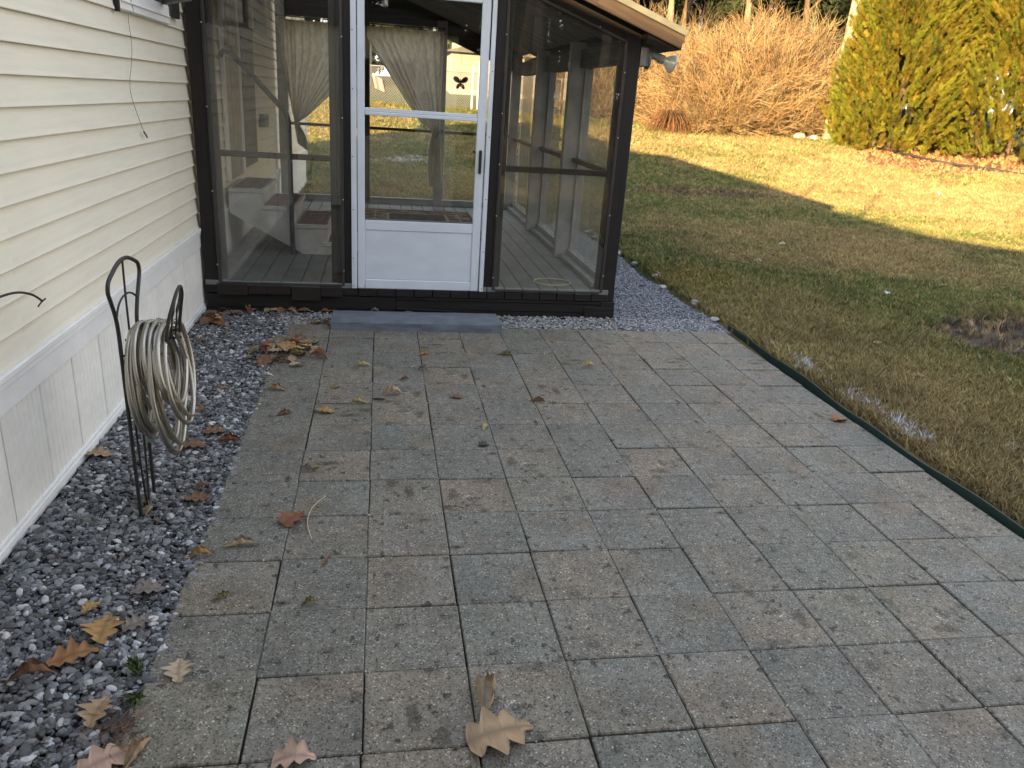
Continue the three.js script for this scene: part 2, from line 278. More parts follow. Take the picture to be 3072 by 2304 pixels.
// gravel beds: dark base sheet and loose stones
{
  struct(mesh('gravel_base', [ext(-0.66, 0.02, -0.08, -0.03, -0.68, 5.45, 0.001), ext(0.021, 3.41, -0.08, -0.03, -0.68, -0.27, 0.001), ext(2.50, 3.41, -0.08, -0.031, -5.85, -0.681, 0.001)], std(lin(0.05, 0.05, 0.052), 1, { map: rep(T.fine, 3, 3), bumpMap: rep(T.fineBump, 9, 9), bumpScale: 0.006 })));
  const stone = (seed, flat) => { const g = new THREE.IcosahedronGeometry(1, 1); const p = g.attributes.position, r = RNG(seed), o = [r() * 9, r() * 9]; for (let i = 0; i < p.count; i++) { const v = V3(p.getX(i), p.getY(i), p.getZ(i)); const k = 0.62 + 0.75 * vnoise(v.x * 1.5 + o[0] + v.z, v.y * 1.5 + o[1] - v.z, seed); v.multiplyScalar(k); p.setXYZ(i, v.x * 1.05, v.y * flat, v.z * 0.75); } g.computeVertexNormals(); return g; };
  const shapes = [stone(1, 0.5), stone(2, 0.66), stone(3, 0.38), stone(4, 0.58)], r = RNG(41);
  const put = (name, label, n, where, size, tint) => { const L = shapes.map(() => []);
    for (let i = 0; i < n; i++) { const [x, z] = where(r), s = size(r); const c = tint(r, x, z); L[i % 4].push({ m: M4(V3(x, -0.03 + r() * 0.026, z), EQ(r() * 0.9 - .45, r() * 6.28, r() * 0.9 - .45), V3(s, s, s)), c }); }
    L.forEach((l, k) => { const im = instances(numbered(name), shapes[k], std(0xffffff, 0.78, { bumpMap: rep(T.fineBump, 1, 1), bumpScale: 0.002 }), l); im.userData.label = label + ['', ', flatter pieces', ', thin chips', ', rounder pieces'][k]; im.userData.category = 'gravel'; }); };
  const grey = (r) => { const q = r(), v = q < 0.4 ? 0.06 + r() * 0.08 : (q < 0.86 ? 0.13 + r() * 0.13 : 0.32 + r() * 0.25), w = (r() - 0.55) * 0.12; return lin(v * (1 - w), v, v * (1 + w + 0.01)); };
  put('gravel', 'dark grey crushed stone in the bed along the house', 42000, (r) => { const z = -0.68 + 5.6 * Math.pow(r(), 0.85); let x = -0.63 + r() * 0.66; if (r() < 0.05) x = 0.0 + r() * r() * 0.05; return [x, z]; }, (r) => 0.0055 + Math.pow(r(), 3) * 0.0135, grey);
  put('pea_gravel', 'pale mixed pebbles between porch base and patio', 8000, (r) => [-0.1 + r() * 3.5, -0.685 + r() * 0.385], (r) => 0.006 + r() * 0.0065, (r) => { const v = 0.12 + r() * 0.34, w = (r() - 0.45) * 0.22; return lin(v * (1 + w), v, v * (1 - w)); });
  put('blue_gravel', 'blue grey fine crushed stone strip beside the porch', 30000, (r) => { const z = -5.8 + 5.5 * r(); return [2.55 + r() * (0.84 + (fbm(z * 2, 3, 8, 3) - 0.5) * 0.16), z]; }, (r) => 0.0058 + r() * 0.006, (r) => { const v = 0.13 + r() * 0.24; return lin(v * 0.93, v * 0.99, v * 1.1); });
  // paler border stones along the gravel strip
  for (let i = 0; i < 9; i++) { const s = 0.035 + r() * 0.03; const z = -0.6 - i * 0.55 - r() * 0.2; const m = mesh('border_stone', shapes[i % 4], std(lin(0.36, 0.36, 0.35), 0.9), scene); m.scale.setScalar(s); m.position.set(3.41 + (r() - .5) * 0.09, 0.012, z); m.rotation.y = r() * 6; tag(m, 'pale rounded stone edging the blue grey gravel strip', 'stone', 'stones edging the gravel strip'); }
}
{ // patio of one foot pavers, each its own piece
  const patio = struct(new THREE.Group()); patio.name = 'patio'; scene.add(patio);
  mesh('bedding', ext(0.004, 3.35, -0.07, -0.026, -0.30, 4.88, 0.001), std(lin(0.022, 0.021, 0.02), 1, { bumpMap: rep(T.fineBump, 12, 12), bumpScale: 0.004 }), patio);
  const r = RNG(17), geos = [];
  for (let k = 0; k < 10; k++) { // worn, slightly uneven slabs with uv offsets of their own
    const s = 0.3022, g = cbox(s + (r() - .5) * .002, 0.045, s + (r() - .5) * .002, 0.0036), p = g.attributes.position, uv = g.attributes.uv; const ou = r() * 9, ov = r() * 9;
    for (let i = 0; i < p.count; i++) { const x = p.getX(i), y = p.getY(i), z = p.getZ(i); const key = Math.round(Math.sign(x) + 2 * Math.sign(z)); p.setXYZ(i, x + (hash2(key, k, 3) - .5) * .0035, y - (y > 0 ? hash2(key, k, 7) * 0.0012 : 0), z + (hash2(key, k, 5) - .5) * .0035); uv.setXY(i, x + ou, z + ov + y); }
    geos.push(g);
  }
  const tints = [[1.0, 0.98, 0.95], [1.04, 0.975, 0.93], [0.97, 0.98, 0.945], [0.98, 0.975, 0.955], [0.92, 0.91, 0.89], [1.07, 1.03, 0.99], [1.03, 0.98, 0.94], [0.97, 0.96, 0.945]];
  const mats = tints.map(([a, b, c]) => std(lin(a * 0.85, b * 0.83, c * 0.80), 0.68, { map: rep(T.paver, 0.82, 0.82), bumpMap: rep(T.paverBump, 0.82, 0.82), bumpScale: 0.0022 }));
  for (let row = -1; row <= 15; row++) for (let col = 0; col < 11; col++) {
    const m = mesh('paver', geos[Math.floor(r() * 10)], mats[Math.floor(r() * 8)], patio);
    m.position.set((col + 0.5) * 0.305 + (r() - .5) * 0.003, -0.0225 + (r() - .5) * 0.006, (row + 0.5) * 0.305 + (r() - .5) * 0.004);
    m.rotation.set((r() - .5) * 0.02, Math.floor(r() * 4) * Math.PI / 2 + (r() - .5) * 0.010, (r() - .5) * 0.02);
  }
}
{ // pale grit caught in the joint crossings
  const r = RNG(77), l = []; const g = new THREE.IcosahedronGeometry(1, 0);
  for (let i = 0; i < 240; i++) { const col = 1 + Math.floor(r() * 10), row = Math.floor(r() * 16), cross = r() < 0.45, alongX = r() < 0.5; const x = col * 0.305 + (cross ? (r() - .5) * .012 : alongX ? r() * 0.305 : (r() - .5) * .006), z = row * 0.305 + (cross ? (r() - .5) * .012 : alongX ? (r() - .5) * .006 : r() * 0.305), s = 0.0012 + r() * r() * 0.0034, v = 0.3 + r() * 0.4; l.push({ m: M4(V3(Math.min(x, 3.34), -0.003 + s * .5, z), EQ(r() * 6, r() * 6, 0), V3(s, s * .7, s)), c: lin(v, v * .98, v) }); }
  instances('joint_grit', g, std(0xffffff, 0.8), l, scene.getObjectByName('patio'));
}
{ // green edging strip along the right side of the patio
  const pts = [[3.43, -0.42], [3.425, 0.2], [3.405, 0.95], [3.375, 1.5], [3.372, 2.0], [3.385, 2.6], [3.38, 3.4], [3.38, 4.9]];
  const cur = new THREE.CatmullRomCurve3(pts.map(([x, z]) => V3(x, 0, z)));
  const P = cur.getPoints(60), pos = [], idx = [];
  P.forEach((p, i) => { const top = 0.022 + 0.006 * Math.sin(i * 0.5); pos.push(p.x - .003, -0.05, p.z, p.x - .003, top, p.z, p.x - .001, top + .004, p.z, p.x + .004, top + .004, p.z, p.x + .005, top, p.z, p.x + .005, -0.05, p.z); if (i) for (let k = 0; k < 5; k++) { const a = (i - 1) * 6 + k; idx.push(a, a + 6, a + 1, a + 1, a + 6, a + 7); } });
  const g = new THREE.BufferGeometry(); g.setAttribute('position', new THREE.Float32BufferAttribute(pos, 3)); g.setIndex(idx); g.computeVertexNormals();
  tag(mesh('edging_strip', g, std(lin(0.018, 0.042, 0.034), 0.5)), 'dark green plastic lawn edging along the right side of the patio', 'edging');
}
{ // bluestone step, split faced front edge
  const r = RNG(5); const g = gridGeo(60, 14, (u, v) => { // top and front and back wrapped as one profile
    const prof = [[-0.002, -0.02], [0, 0], [0.003, 0.03], [0.008, 0.049], [0.016, 0.054], [0.1, 0.055], [0.18, 0.056], [0.25, 0.056], [0.30, 0.056], [0.335, 0.055], [0.345, 0.05], [0.35, 0.03], [0.35, 0], [0.35, -0.02], [0.35, -0.03]];
    const [d, y] = prof[Math.round(v * 14)]; const x = 0.306 + u * 1.232; const chip = v < 0.3 ? (fbm(x * 9, v * 20, 4, 4) - 0.5) * 0.034 : 0; return [x + (u < .01 || u > .99 ? (fbm(d * 20, y * 9, 6) - .5) * .012 : 0), y + (fbm(x * 14, d * 14, 9, 3) - .5) * .003, -0.175 - d + chip]; });
  const ends = [0, 1].map((e) => { const s = new THREE.Shape([[0, -0.03], [0, 0], [0.003, 0.03], [0.008, 0.048], [0.016, 0.053], [0.335, 0.054], [0.345, 0.049], [0.35, -0.03]].map(([a, b]) => new THREE.Vector2(a, b))); const q = new THREE.ShapeGeometry(s); q.rotateY(Math.PI / 2); q.translate(0.307 + e * 1.23, 0, -0.176); return q; });
  tag(mesh('stone_step', mergeGeometries([g, ...ends]), MAT.bluestone), 'long blue grey stone slab lying in front of the porch door', 'step');
}

// ================================================================ HOUSE
{
  const Z0 = -9.56, Z1 = 12.4, X = -0.65;
  const house = thing('house', 'long cream clapboard house with white skirting on the left', 'house', [0, 0, 0]);
  mesh('wall', ext(-4.9, X - 0.022, 0, 2.9, Z0, Z1, 0.01), MAT.siding, house);
  // clapboards on the near side, each course leaning out to its lower edge
  const courses = 22, e = 0.1093, y0 = 0.6;
  const prof = (z0, z1) => { const pos = [], uv = [], idx = []; const pr = [[X - 0.021, 0.118], [X - 0.0165, 0.110], [X - 0.006, 0.022], [X + 0.0, 0.006], [X + 0.0005, 0.0015], [X - 0.001, 0], [X - 0.016, 0.0005]]; const nz = 24; for (let j = 0; j <= nz; j++) for (const [x, y] of pr) { const z = z0 + (z1 - z0) * j / nz; pos.push(x + (vnoise(z * 1.3, y0 * 31, 5) - .5) * 0.0016, y + (vnoise(z * 0.6, 3, 8) - .5) * .0012, z); uv.push(z * 0.9, y * 3); } const n = pr.length; for (let j = 0; j < nz; j++) for (let i = 0; i < n - 1; i++) { const a = j * n + i; idx.push(a, a + n, a + 1, a + 1, a + n, a + n + 1); } const g = new THREE.BufferGeometry(); g.setAttribute('position', new THREE.Float32BufferAttribute(pos, 3)); g.setAttribute('uv', new THREE.Float32BufferAttribute(uv, 2)); g.setIndex(idx); g.computeVertexNormals(); return g; };
  const segs = [[Z0, -5.9], [-5.9, -2.2], [-2.2, 1.4], [1.4, 5.44], [5.44, Z1]];
  const gs = segs.map(([a, b]) => prof(a, b + 0.004));
  for (let k = 0; k < courses; k++) gs.forEach((g, s) => { if (s === 4 && k % 1) return; const m = mesh('siding_board', g, MAT.siding, house); m.position.y = 0.6 + k * e - 0.003; m.position.x = s % 2 ? 0.0006 : 0; });
  mesh('corner_trim', ext(X - 0.03, X + 0.012, 0.46, 2.95, Z0 - 0.012, Z0 + 0.07), MAT.trimWhite, house);
  // skirting: band, ribbed panels, ground rail
  const band = mesh('skirting_band', [ext(X - 0.02, X + 0.004, 0.459, 0.546, Z0, Z1, 0.003), ext(X - 0.02, X + 0.010, 0.5461, 0.572, Z0, Z1, 0.004), ext(X - 0.02, X + 0.016, 0.5722, 0.597, Z0, Z1, 0.004)], MAT.trimWhite, house);
  band.userData.label = 'white ledge trim above the skirting';
  mesh('ground_rail', [ext(X - 0.025, X + 0.009, -0.02, 0.020, Z0, Z1, 0.003), ext(X - 0.025, X + 0.002, 0.0201, 0.036, Z0, Z1, 0.003)], MAT.trimWhite, house);
  const pitch = 0.339, pr = []; // ribbed panel profile across z
  for (let k = 0; k < 8; k++) { const a = k * pitch / 8; pr.push([a + .0045, 0.000], [a + .009, 0.0034], [a + .031, 0.0034], [a + .036, 0.000]); }
  const pos = [], idx = []; pr.forEach(([z, x], i) => { pos.push(x, 0.03, z, x, 0.46, z); if (i) { const a = (i - 1) * 2; idx.push(a, a + 2, a + 1, a + 1, a + 2, a + 3); } });
  { const n = pr.length * 2; const l = pr[0], q = pr[pr.length - 1]; pos.push(l[1] - .02, .03, l[0] - .001, l[1] - .02, .46, l[0] - .001, q[1] - .02, .03, q[0] + .001, q[1] - .02, .46, q[0] + .001); idx.push(n, 0, n + 1, n + 1, 0, 1, n - 2, n + 2, n - 1, n - 1, n + 2, n + 3); }
  const pg = new THREE.BufferGeometry(); pg.setAttribute('position', new THREE.Float32BufferAttribute(pos, 3)); pg.setAttribute('uv', new THREE.Float32BufferAttribute(pos.flatMap((v, i) => (i % 3 === 0 ? [pos[i + 2], pos[i + 1]] : [])), 2)); pg.setIndex(idx); const pgn = pg.toNonIndexed(); pgn.computeVertexNormals();
  for (let z = Z0 + 0.02, k = 0; z < Z1 - pitch; z += pitch, k++) { const m = mesh('skirting_panel', pgn, MAT.skirt, house); m.position.set(X - 0.008 + (hash2(k, 4) - .5) * .003, (hash2(k, 8) - .5) * .004, 2.509 - 0.339 * 36 + k * pitch + 0.0); if (m.position.z < Z0 || m.position.z + pitch > Z1) house.remove(m); }
  mesh('skirting_backing', ext(X - 0.0218, X - 0.0205, 0.02, 0.47, Z0 + .01, Z1 - .01, 0.0003), MAT.black, house);
  // roof with eaves, ridge and vent pipes (the shade on patio and lawn)
  const roof = (() => { const s = new THREE.Shape([[-5.1, 2.9], [-5.1, 2.99], [-2.8, 3.80], [-0.5, 2.99], [-0.5, 2.9]].map(([a, b]) => new THREE.Vector2(a, b))); const g = new THREE.ExtrudeGeometry(s, { depth: Z1 - Z0 + 0.5, bevelEnabled: false }); g.translate(0, 0, Z0 - 0.25); return g; })();
  const rf = mesh('roof', roof, MAT.shingle, house);
  for (const [z, h, r] of [[-1.6, 0.55, 0.028], [5.1, 0.6, 0.032], [7.4, 0.8, 0.03]]) { const v = new THREE.CylinderGeometry(r, r, h + 0.3, 12); v.translate(-2.8, 3.75 + h / 2, z); mesh('vent_pipe', [v, (() => { const c = new THREE.CylinderGeometry(r * 1.7, r * 1.7, 0.05, 12); c.translate(-2.8, 3.9 + h, z); return c; })()], MAT.steel, rf); }
  // window with an opened casement at the top of the picture
  const win = mesh('window', [ext(X - 0.005, X + 0.022, 1.914, 2.018, -0.245, 0.72, 0.004), ext(X - 0.005, X + 0.020, 2.0182, 2.85, -0.245, -0.16, 0.004), ext(X - 0.005, X + 0.020, 2.0182, 2.85, 0.635, 0.72, 0.004), ext(X - 0.005, X + 0.020, 2.85, 2.93, -0.245, 0.72, 0.004), ext(X - 0.005, X + 0.030, 1.95, 1.962, -0.24, 0.715, 0.003)], MAT.trimWhite, house);
  mesh('recess', ext(X - 0.012, X + 0.004, 2.018, 2.85, -0.159, 0.634, 0.001), MAT.black, win);
  { const a = V3(-0.62, 2.012, -0.10), b = V3(-0.39, 2.012, 0.30), d = b.clone().sub(a), L = d.length(), ang = Math.atan2(-d.z, d.x); const g = [ext(0, L, 0, 0.035, -0.014, 0.014, 0.003), ext(0, L, 0.78, 0.815, -0.014, 0.014, 0.003), ext(0, 0.035, 0.035, 0.78, -0.014, 0.014, 0.003), ext(L - 0.035, L, 0.035, 0.78, -0.014, 0.014, 0.003)]; const s = mesh('casement_sash', g, MAT.dripEdge, win); s.position.copy(a); s.rotation.y = ang; }
  const sh = mesh('shutter', ext(X - 0.004, X + 0.024, 1.965, 2.9, -0.515, -0.262, 0.004), MAT.shutter, house); mesh('side_shutter_edge', ext(X - 0.004, X + 0.02, 1.9, 2.9, 0.728, 0.75, 0.003), MAT.brown, house);
  // entrance door, shutter, window and meter box inside the porch
  const d = mesh('entrance_door', [ext(X - 0.004, X + 0.020, 0.80, 2.75, -2.02, -1.90, 0.004), ext(X - 0.004, X + 0.020, 0.80, 2.75, -2.80, -2.68, 0.004), ext(X - 0.004, X + 0.020, 2.62, 2.75, -2.679, -2.021, 0.004)], MAT.trimWhite, house);
  mesh('panel', [ext(X - 0.004, X + 0.010, 0.80, 2.62, -2.678, -2.022, 0.003), ...[0, 1, 2].map((k) => ext(X, X + 0.016, 0.95, 2.5, -2.62 + k * 0.2, -2.47 + k * 0.2, 0.006))], std(lin(0.5, 0.46, 0.36), 0.5, { map: rep(T.fine, 1, 1) }), d);
  mesh('shutter', ext(X - 0.004, X + 0.022, 0.84, 2.8, -3.57, -2.835, 0.005), std(lin(0.10, 0.09, 0.085), 0.6, { map: rep(T.fine, 1, 1) }), house);
  const w2 = mesh('window', [ext(X - 0.004, X + 0.025, 2.05, 2.13, -4.75, -3.62, 0.004), ext(X - 0.004, X + 0.02, 2.131, 2.8, -4.75, -4.68, 0.004), ext(X - 0.004, X + 0.02, 2.131, 2.8, -3.69, -3.62, 0.004)], MAT.trimWhite, house);
  mesh('pane', ext(X - 0.004, X + 0.006, 2.131, 2.8, -4.679, -3.691, 0.001), MAT.black, w2);
  mesh('outlet_box', [ext(X - 0.004, X + 0.06, 1.17, 1.305, -4.25, -3.95, 0.006), ext(X, X + 0.065, 1.2, 1.28, -4.2, -4.0, 0.004)], std(lin(0.09, 0.085, 0.08), 0.6), house);
}
{ // wing of the house in which the photographer stands
  const w = thing('house_wing', 'cream wing of the house behind the viewer', 'house', [0, 0, 0]);
  const zf = 5.47, zb = 8.4, x0 = -0.63, x1 = 1.75;
  mesh('wall', [ext(x0, 0.1, 0.1, 2.44, zf, zf + .12, .004), ext(1.2, x1, 0.1, 2.44, zf, zf + .12, .004), ext(0.101, 1.199, 0.1, 0.95, zf, zf + .12, .004), ext(0.101, 1.199, 2.1, 2.44, zf, zf + .12, .004), ext(x1 - .12, x1, 0.1, 2.44, zf + .121, zb, .004), ext(x0, x1 - .121, 0.1, 2.44, zb - .12, zb, .004)], MAT.siding, w);
  const fr = mesh('window', [ext(0.1, 0.15, 0.95, 2.1, zf - .02, zf, .003), ext(1.15, 1.2, 0.95, 2.1, zf - .02, zf, .003), ext(0.1501, 1.1499, 0.95, 1.0, zf - .02, zf, .003), ext(0.1501, 1.1499, 2.05, 2.1, zf - .02, zf, .003)], MAT.trimWhite, w);
  mesh('pane', new THREE.PlaneGeometry(1.0, 1.05).translate(0.65, 1.525, zf + .05), MAT.glass, fr);
  mesh('base', ext(x0 + .02, x1 - .02, -0.02, 0.0999, zf + .02, zb - .02, .002), MAT.skirt, w);
  mesh('floor', ext(x0 + .01, x1 - .13, 0.1, 0.14, zf + .125, zb - .125, .002), MAT.floor, w);
  const s = new THREE.Shape([[x0, 2.445], [x0, 2.98], [x1 + .15, 2.5], [x1 + .15, 2.445]].map(([a, b]) => new THREE.Vector2(a, b))); const g = new THREE.ExtrudeGeometry(s, { depth: zb - zf + .3, bevelEnabled: false }); g.translate(0, 0, zf - .1); mesh('roof', g, MAT.shingle, w);
}
{ // thin cable hanging down the clapboards
  const c = thing('hanging_cable', 'thin grey cable with a plug hanging down the cream siding', 'cable');
  mesh('wire', tube([[-0.615, 2.06, 0.56], [-0.625, 1.97, 0.552], [-0.628, 1.92, 0.517], [-0.640, 1.903, 0.565], [-0.641, 1.754, 0.556], [-0.639, 1.65, 0.61], [-0.640, 1.576, 0.657], [-0.639, 1.517, 0.664], [-0.638, 1.40, 0.575], [-0.638, 1.314, 0.49]], 0.0016, 60, 6), std(lin(0.22, 0.2, 0.19), 0.6), c);
  mesh('plug', tube([[-0.638, 1.318, 0.494], [-0.637, 1.302, 0.468], [-0.637, 1.288, 0.446]], 0.0055, 8, 8), std(lin(0.2, 0.19, 0.2), 0.5), c);
}
{ // black iron hook reaching in from the left, on a rod stuck in the gravel
  const c = thing('plant_hook', 'black iron hook with a small cross tip at the left edge', 'plant hook');
  mesh('rod', tube([[-0.55, -0.03, 3.02], [-0.55, 0.5, 3.02], [-0.55, 0.74, 3.01], [-0.55, 0.86, 2.93], [-0.55, 0.915, 2.76], [-0.55, 0.912, 2.58], [-0.55, 0.895, 2.46], [-0.55, 0.862, 2.36], [-0.55, 0.822, 2.29]], 0.0042, 60, 7), MAT.blackIron, c);
  mesh('cross_tip', tube([[-0.55, 0.812, 2.33], [-0.55, 0.820, 2.30], [-0.55, 0.824, 2.262]], 0.003, 6, 6), MAT.blackIron, c);
}

// ================================================================ PORCH
const FLOOR_Y = 0.22;
{
  const porch = thing('porch', 'dark brown glazed porch with a sloping roof and white storm door', 'porch', [0, 0, 0]);
  const F = -0.70, B = -5.40, XR = 2.53, XL = -0.632; // front face, back inner face, right face, left face at the siding
  // floor boards running away from the viewer, their ends show under the door
  for (let k = -6; k <= 15; k++) { const a = Math.max(XL + 0.004, 0.2 + k * 0.1425 + 0.003), b = Math.min(XR - 0.02, 0.2 + (k + 1) * 0.1425 - 0.003); if (b - a < 0.03) continue; mesh('floor_board', ext(a, b, 0.184 + (hash2(k + 9, 2) - .5) * .002, FLOOR_Y, B - 0.1, F + 0.012 + hash2(k + 9, 3) * .006, 0.003), MAT.floor, porch); }
  // painted board ends under the sill
  for (let k = -6; k <= 15; k++) { const a = Math.max(XL + 0.003, 0.2 + k * 0.1425 + 0.0025), b = Math.min(XR - 0.002, 0.2 + (k + 1) * 0.1425 - 0.0025); if (b - a < 0.03) continue; mesh('board_end', ext(a, b, 0.126, 0.1835, F - 0.02, F + 0.012 + hash2(k + 9, 3) * .005, 0.004), MAT.brown, porch); }
  // base boards
  mesh('base_core', ext(XL, XR - 0.004, -0.05, 0.125, F - 0.16, F - 0.021, 0.002), MAT.brown, porch);
  mesh('base_board', ext(XL, 0.774, 0.018, 0.118, F - 0.02, F + 0.004, 0.003), MAT.brown, porch);
  mesh('base_board', ext(0.778, XR - 0.11, 0.028, 0.098, F - 0.02, F + 0.002, 0.003), MAT.brown, porch);
  mesh('base_board', ext(0.776, XR - 0.004, 0.1, 0.122, F - 0.02, F + 0.008, 0.003), MAT.brown, porch);
  mesh('base_board', ext(0.80, XR - 0.25, -0.03, 0.026, F - 0.02, F - 0.003, 0.003), MAT.brown, porch);
  mesh('base_board', ext(XL, 0.76, -0.03, 0.016, F - 0.02, F - 0.002, 0.003), MAT.brown, porch);
  const lath = mesh('loose_lath', ext(-0.22, 0.22, -0.006, 0.006, -0.006, 0.006, 0.002), MAT.brownRed, porch); lath.position.set(1.0, 0.026, F + 0.014); lath.rotation.z = -0.018;
  mesh('base_board', ext(2.288, XR + 0.012, -0.03, 0.078, F - 0.004, F + 0.016, 0.003), MAT.brown, porch);
  mesh('base_board', ext(XR - 0.108, XR + 0.01, 0.079, 0.124, F - 0.019, F + 0.013, 0.003), MAT.brown, porch);
  mesh('side_base_board', [ext(XR - 0.003, XR + 0.014, -0.03, 0.124, B - 0.12, F - 0.021, 0.003), ext(XR - 0.003, XR + 0.010, 0.1242, 0.22, B - 0.12, F - 0.021, 0.003)], MAT.brown, porch);
  // reddish scrap boards patched under the left window
  for (const [a, b, y0, y1, t] of [[-0.545, -0.325, 0.116, 0.20, 0.016], [-0.322, -0.196, 0.124, 0.194, 0.013], [-0.193, -0.012, 0.124, 0.193, 0.012], [-0.009, 0.205, 0.084, 0.191, 0.017], [0.206, 0.37, 0.117, 0.192, 0.015]]) mesh('patch_board', ext(a, b, y0, y1, F + 0.022, F + 0.022 + t, 0.003), MAT.brownRed, porch);
  // front posts
  mesh('post', ext(XL - 0.004, -0.52, 0.126, 2.9, F - 0.09, F, 0.004), MAT.brown, porch);
  mesh('post', ext(0.335, 0.438, 0.1842, 2.72, F - 0.09, F, 0.004), MAT.brown, porch);
  mesh('post', ext(1.452, 1.535, 0.1842, 2.55, F - 0.09, F, 0.004), MAT.brown, porch);
  mesh('post', ext(2.418, XR, 0.126, 2.12, F - 0.09, F, 0.004), MAT.brown, porch);
  // inner sash frames and rails behind the front glass
  const inner = (x0, x1, y0, topL, topR) => { const g = [ext(x0, x0 + 0.045, y0, topL, F - 0.06, F - 0.015, 0.003), ext(x1 - 0.045, x1, y0, topR, F - 0.06, F - 0.015, 0.003), ext(x0 + 0.0451, x1 - 0.0451, y0, y0 + 0.03, F - 0.06, F - 0.015, 0.003)]; return g; };
  mesh('window_frame', inner(-0.519, 0.334, 0.1845, 2.7, 2.6), MAT.brownPaint, porch);
  mesh('window_rail', ext(-0.472, 0.288, 1.112, 1.152, F - 0.058, F - 0.018, 0.003), MAT.brownPaint, porch);
  mesh('window_frame', inner(1.536, 2.417, 0.1845, 2.33, 2.08), MAT.brownPaint, porch);
  mesh('window_rail', ext(1.582, 2.371, 1.108, 1.15, F - 0.058, F - 0.018, 0.003), MAT.brownPaint, porch);
  const sl = Math.atan(-0.35);
  { const h = mesh('window_frame', ext(-0.47, 0.47, -0.03, 0.03, -0.02, 0.02, 0.003), MAT.brownPaint, porch); h.position.set(1.985, 2.195, F - 0.038); h.rotation.z = sl; }
  // front panes with their screwed metal edging
  const pane = (pts, name = 'pane') => { const s = new THREE.Shape(pts.map(([a, b]) => new THREE.Vector2(a, b))); const g = new THREE.ShapeGeometry(s); const m = mesh(name, g, MAT.film, porch); m.position.z = F + 0.003; return m; };
  const edge = (parent, a, b, w = 0.022) => { const dx = b[0] - a[0], dy = b[1] - a[1], L = Math.hypot(dx, dy); const m = mesh('edging', cbox(L, w, 0.012, 0.003), MAT.frameMetal, parent); m.position.set((a[0] + b[0]) / 2, (a[1] + b[1]) / 2, 0.009); m.rotation.z = Math.atan2(dy, dx); return m; };
  const screw = (parent, x, y) => { const g = new THREE.SphereGeometry(0.0052, 8, 5, 0, 6.283, 0, 1.5); g.rotateX(Math.PI / 2); const m = mesh('screw', g, MAT.screw, parent); m.position.set(x, y, 0.0152); };
  const p1 = pane([[-0.535, 0.19], [0.385, 0.19], [0.385, 2.70], [-0.535, 2.70]]);
  edge(p1, [-0.524, 0.202], [-0.524, 2.7]); edge(p1, [0.374, 0.202], [0.374, 2.7]); edge(p1, [-0.512, 0.2025], [0.362, 0.2025]);
  for (const y of [0.32, 0.85, 1.42, 1.95]) { screw(p1, -0.534, y + .02); screw(p1, 0.380, y); }
  const p2 = pane([[1.522, 0.186], [2.425, 0.186], [2.425, 2.075], [1.80, 2.293], [1.522, 2.39]]);
  edge(p2, [1.533, 0.198], [1.533, 2.38]); edge(p2, [2.414, 0.198], [2.414, 2.07]); edge(p2, [1.545, 0.197], [2.402, 0.197]); edge(p2, [1.545, 2.372], [2.41, 2.069]);
  for (const y of [0.3, 0.78, 1.16, 1.52, 2.05]) { screw(p2, 1.525, y); } for (const y of [0.34, 0.82, 1.40, 1.86]) screw(p2, 2.419, y); screw(p2, 2.2, 2.15);
  // front header and gable infill under the rake
  { const s = new THREE.Shape([[XL, 2.705], [0.44, 2.705], [0.44, 2.36], [1.455, 2.36], [1.455, 2.40], [1.53, 2.384], [2.42, 2.072], [2.42, 2.118], [XR, 2.118], [XR, 2.19], [0.6, 2.87], [XL, 2.93]].map(([a, b]) => new THREE.Vector2(a, b))); const g = new THREE.ExtrudeGeometry(s, { depth: 0.07, bevelEnabled: false }); g.translate(0, 0, F - 0.088); mesh('gable_board', g, MAT.brown, porch); }
  // roof sheet, rake boards, drip edge, eave return
  const roofY = (x) => (x > 0.6 ? 2.16 + 0.35 * (2.795 - x) : 2.16 + 0.35 * 2.195 + (0.6 - x) * 0.1);
  { const s = new THREE.Shape([[2.80, roofY(2.8) - 0.012], [2.80, roofY(2.8) + 0.006], [0.6, roofY(0.6) + 0.006], [-0.60, roofY(-0.6)], [-0.60, roofY(-0.6) - 0.05], [0.6, roofY(0.6) - 0.012]].map(([a, b]) => new THREE.Vector2(a, b))); const g = new THREE.ExtrudeGeometry(s, { depth: 5.2, bevelEnabled: false }); g.translate(0, 0, -5.72); mesh('roof', g, MAT.shingle, porch); }
  const rake = (name, y0, y1, z0, z1, mat, xa = 0.7, xb = 2.795) => { const L = Math.hypot(xb - xa, 0.35 * (xb - xa)); const m = mesh(name, cbox(L, y1 - y0, z1 - z0, 0.004), mat, porch); const xm = (xa + xb) / 2; m.position.set(xm, roofY(xm) + (y0 + y1) / 2 / Math.cos(sl), (z0 + z1) / 2); m.rotation.z = sl; return m; };
  rake('rake_board', -0.128, -0.040, -0.535, -0.512, MAT.weathered, 0.7, 2.775);
  rake('drip_edge', -0.039, 0.004, -0.545, -0.500, MAT.dripEdge, 0.7, 2.80);
  rake('rake_soffit', -0.075, -0.062, F - 0.088, -0.536, MAT.brown, 0.7, 2.77);
  mesh('eave_board', ext(2.756, 2.778, 2.03, 2.135, -5.7, -0.536, 0.004), MAT.brown, porch);
  { const s = new THREE.Shape([[XR + .002, 2.06], [2.755, 2.035], [2.755, 2.06], [XR + .002, 2.14]].map(([a, b]) => new THREE.Vector2(a, b))); const g = new THREE.ExtrudeGeometry(s, { depth: 5.1, bevelEnabled: false }); g.translate(0, 0, -5.68); mesh('eave_soffit', g, MAT.brown, porch); }
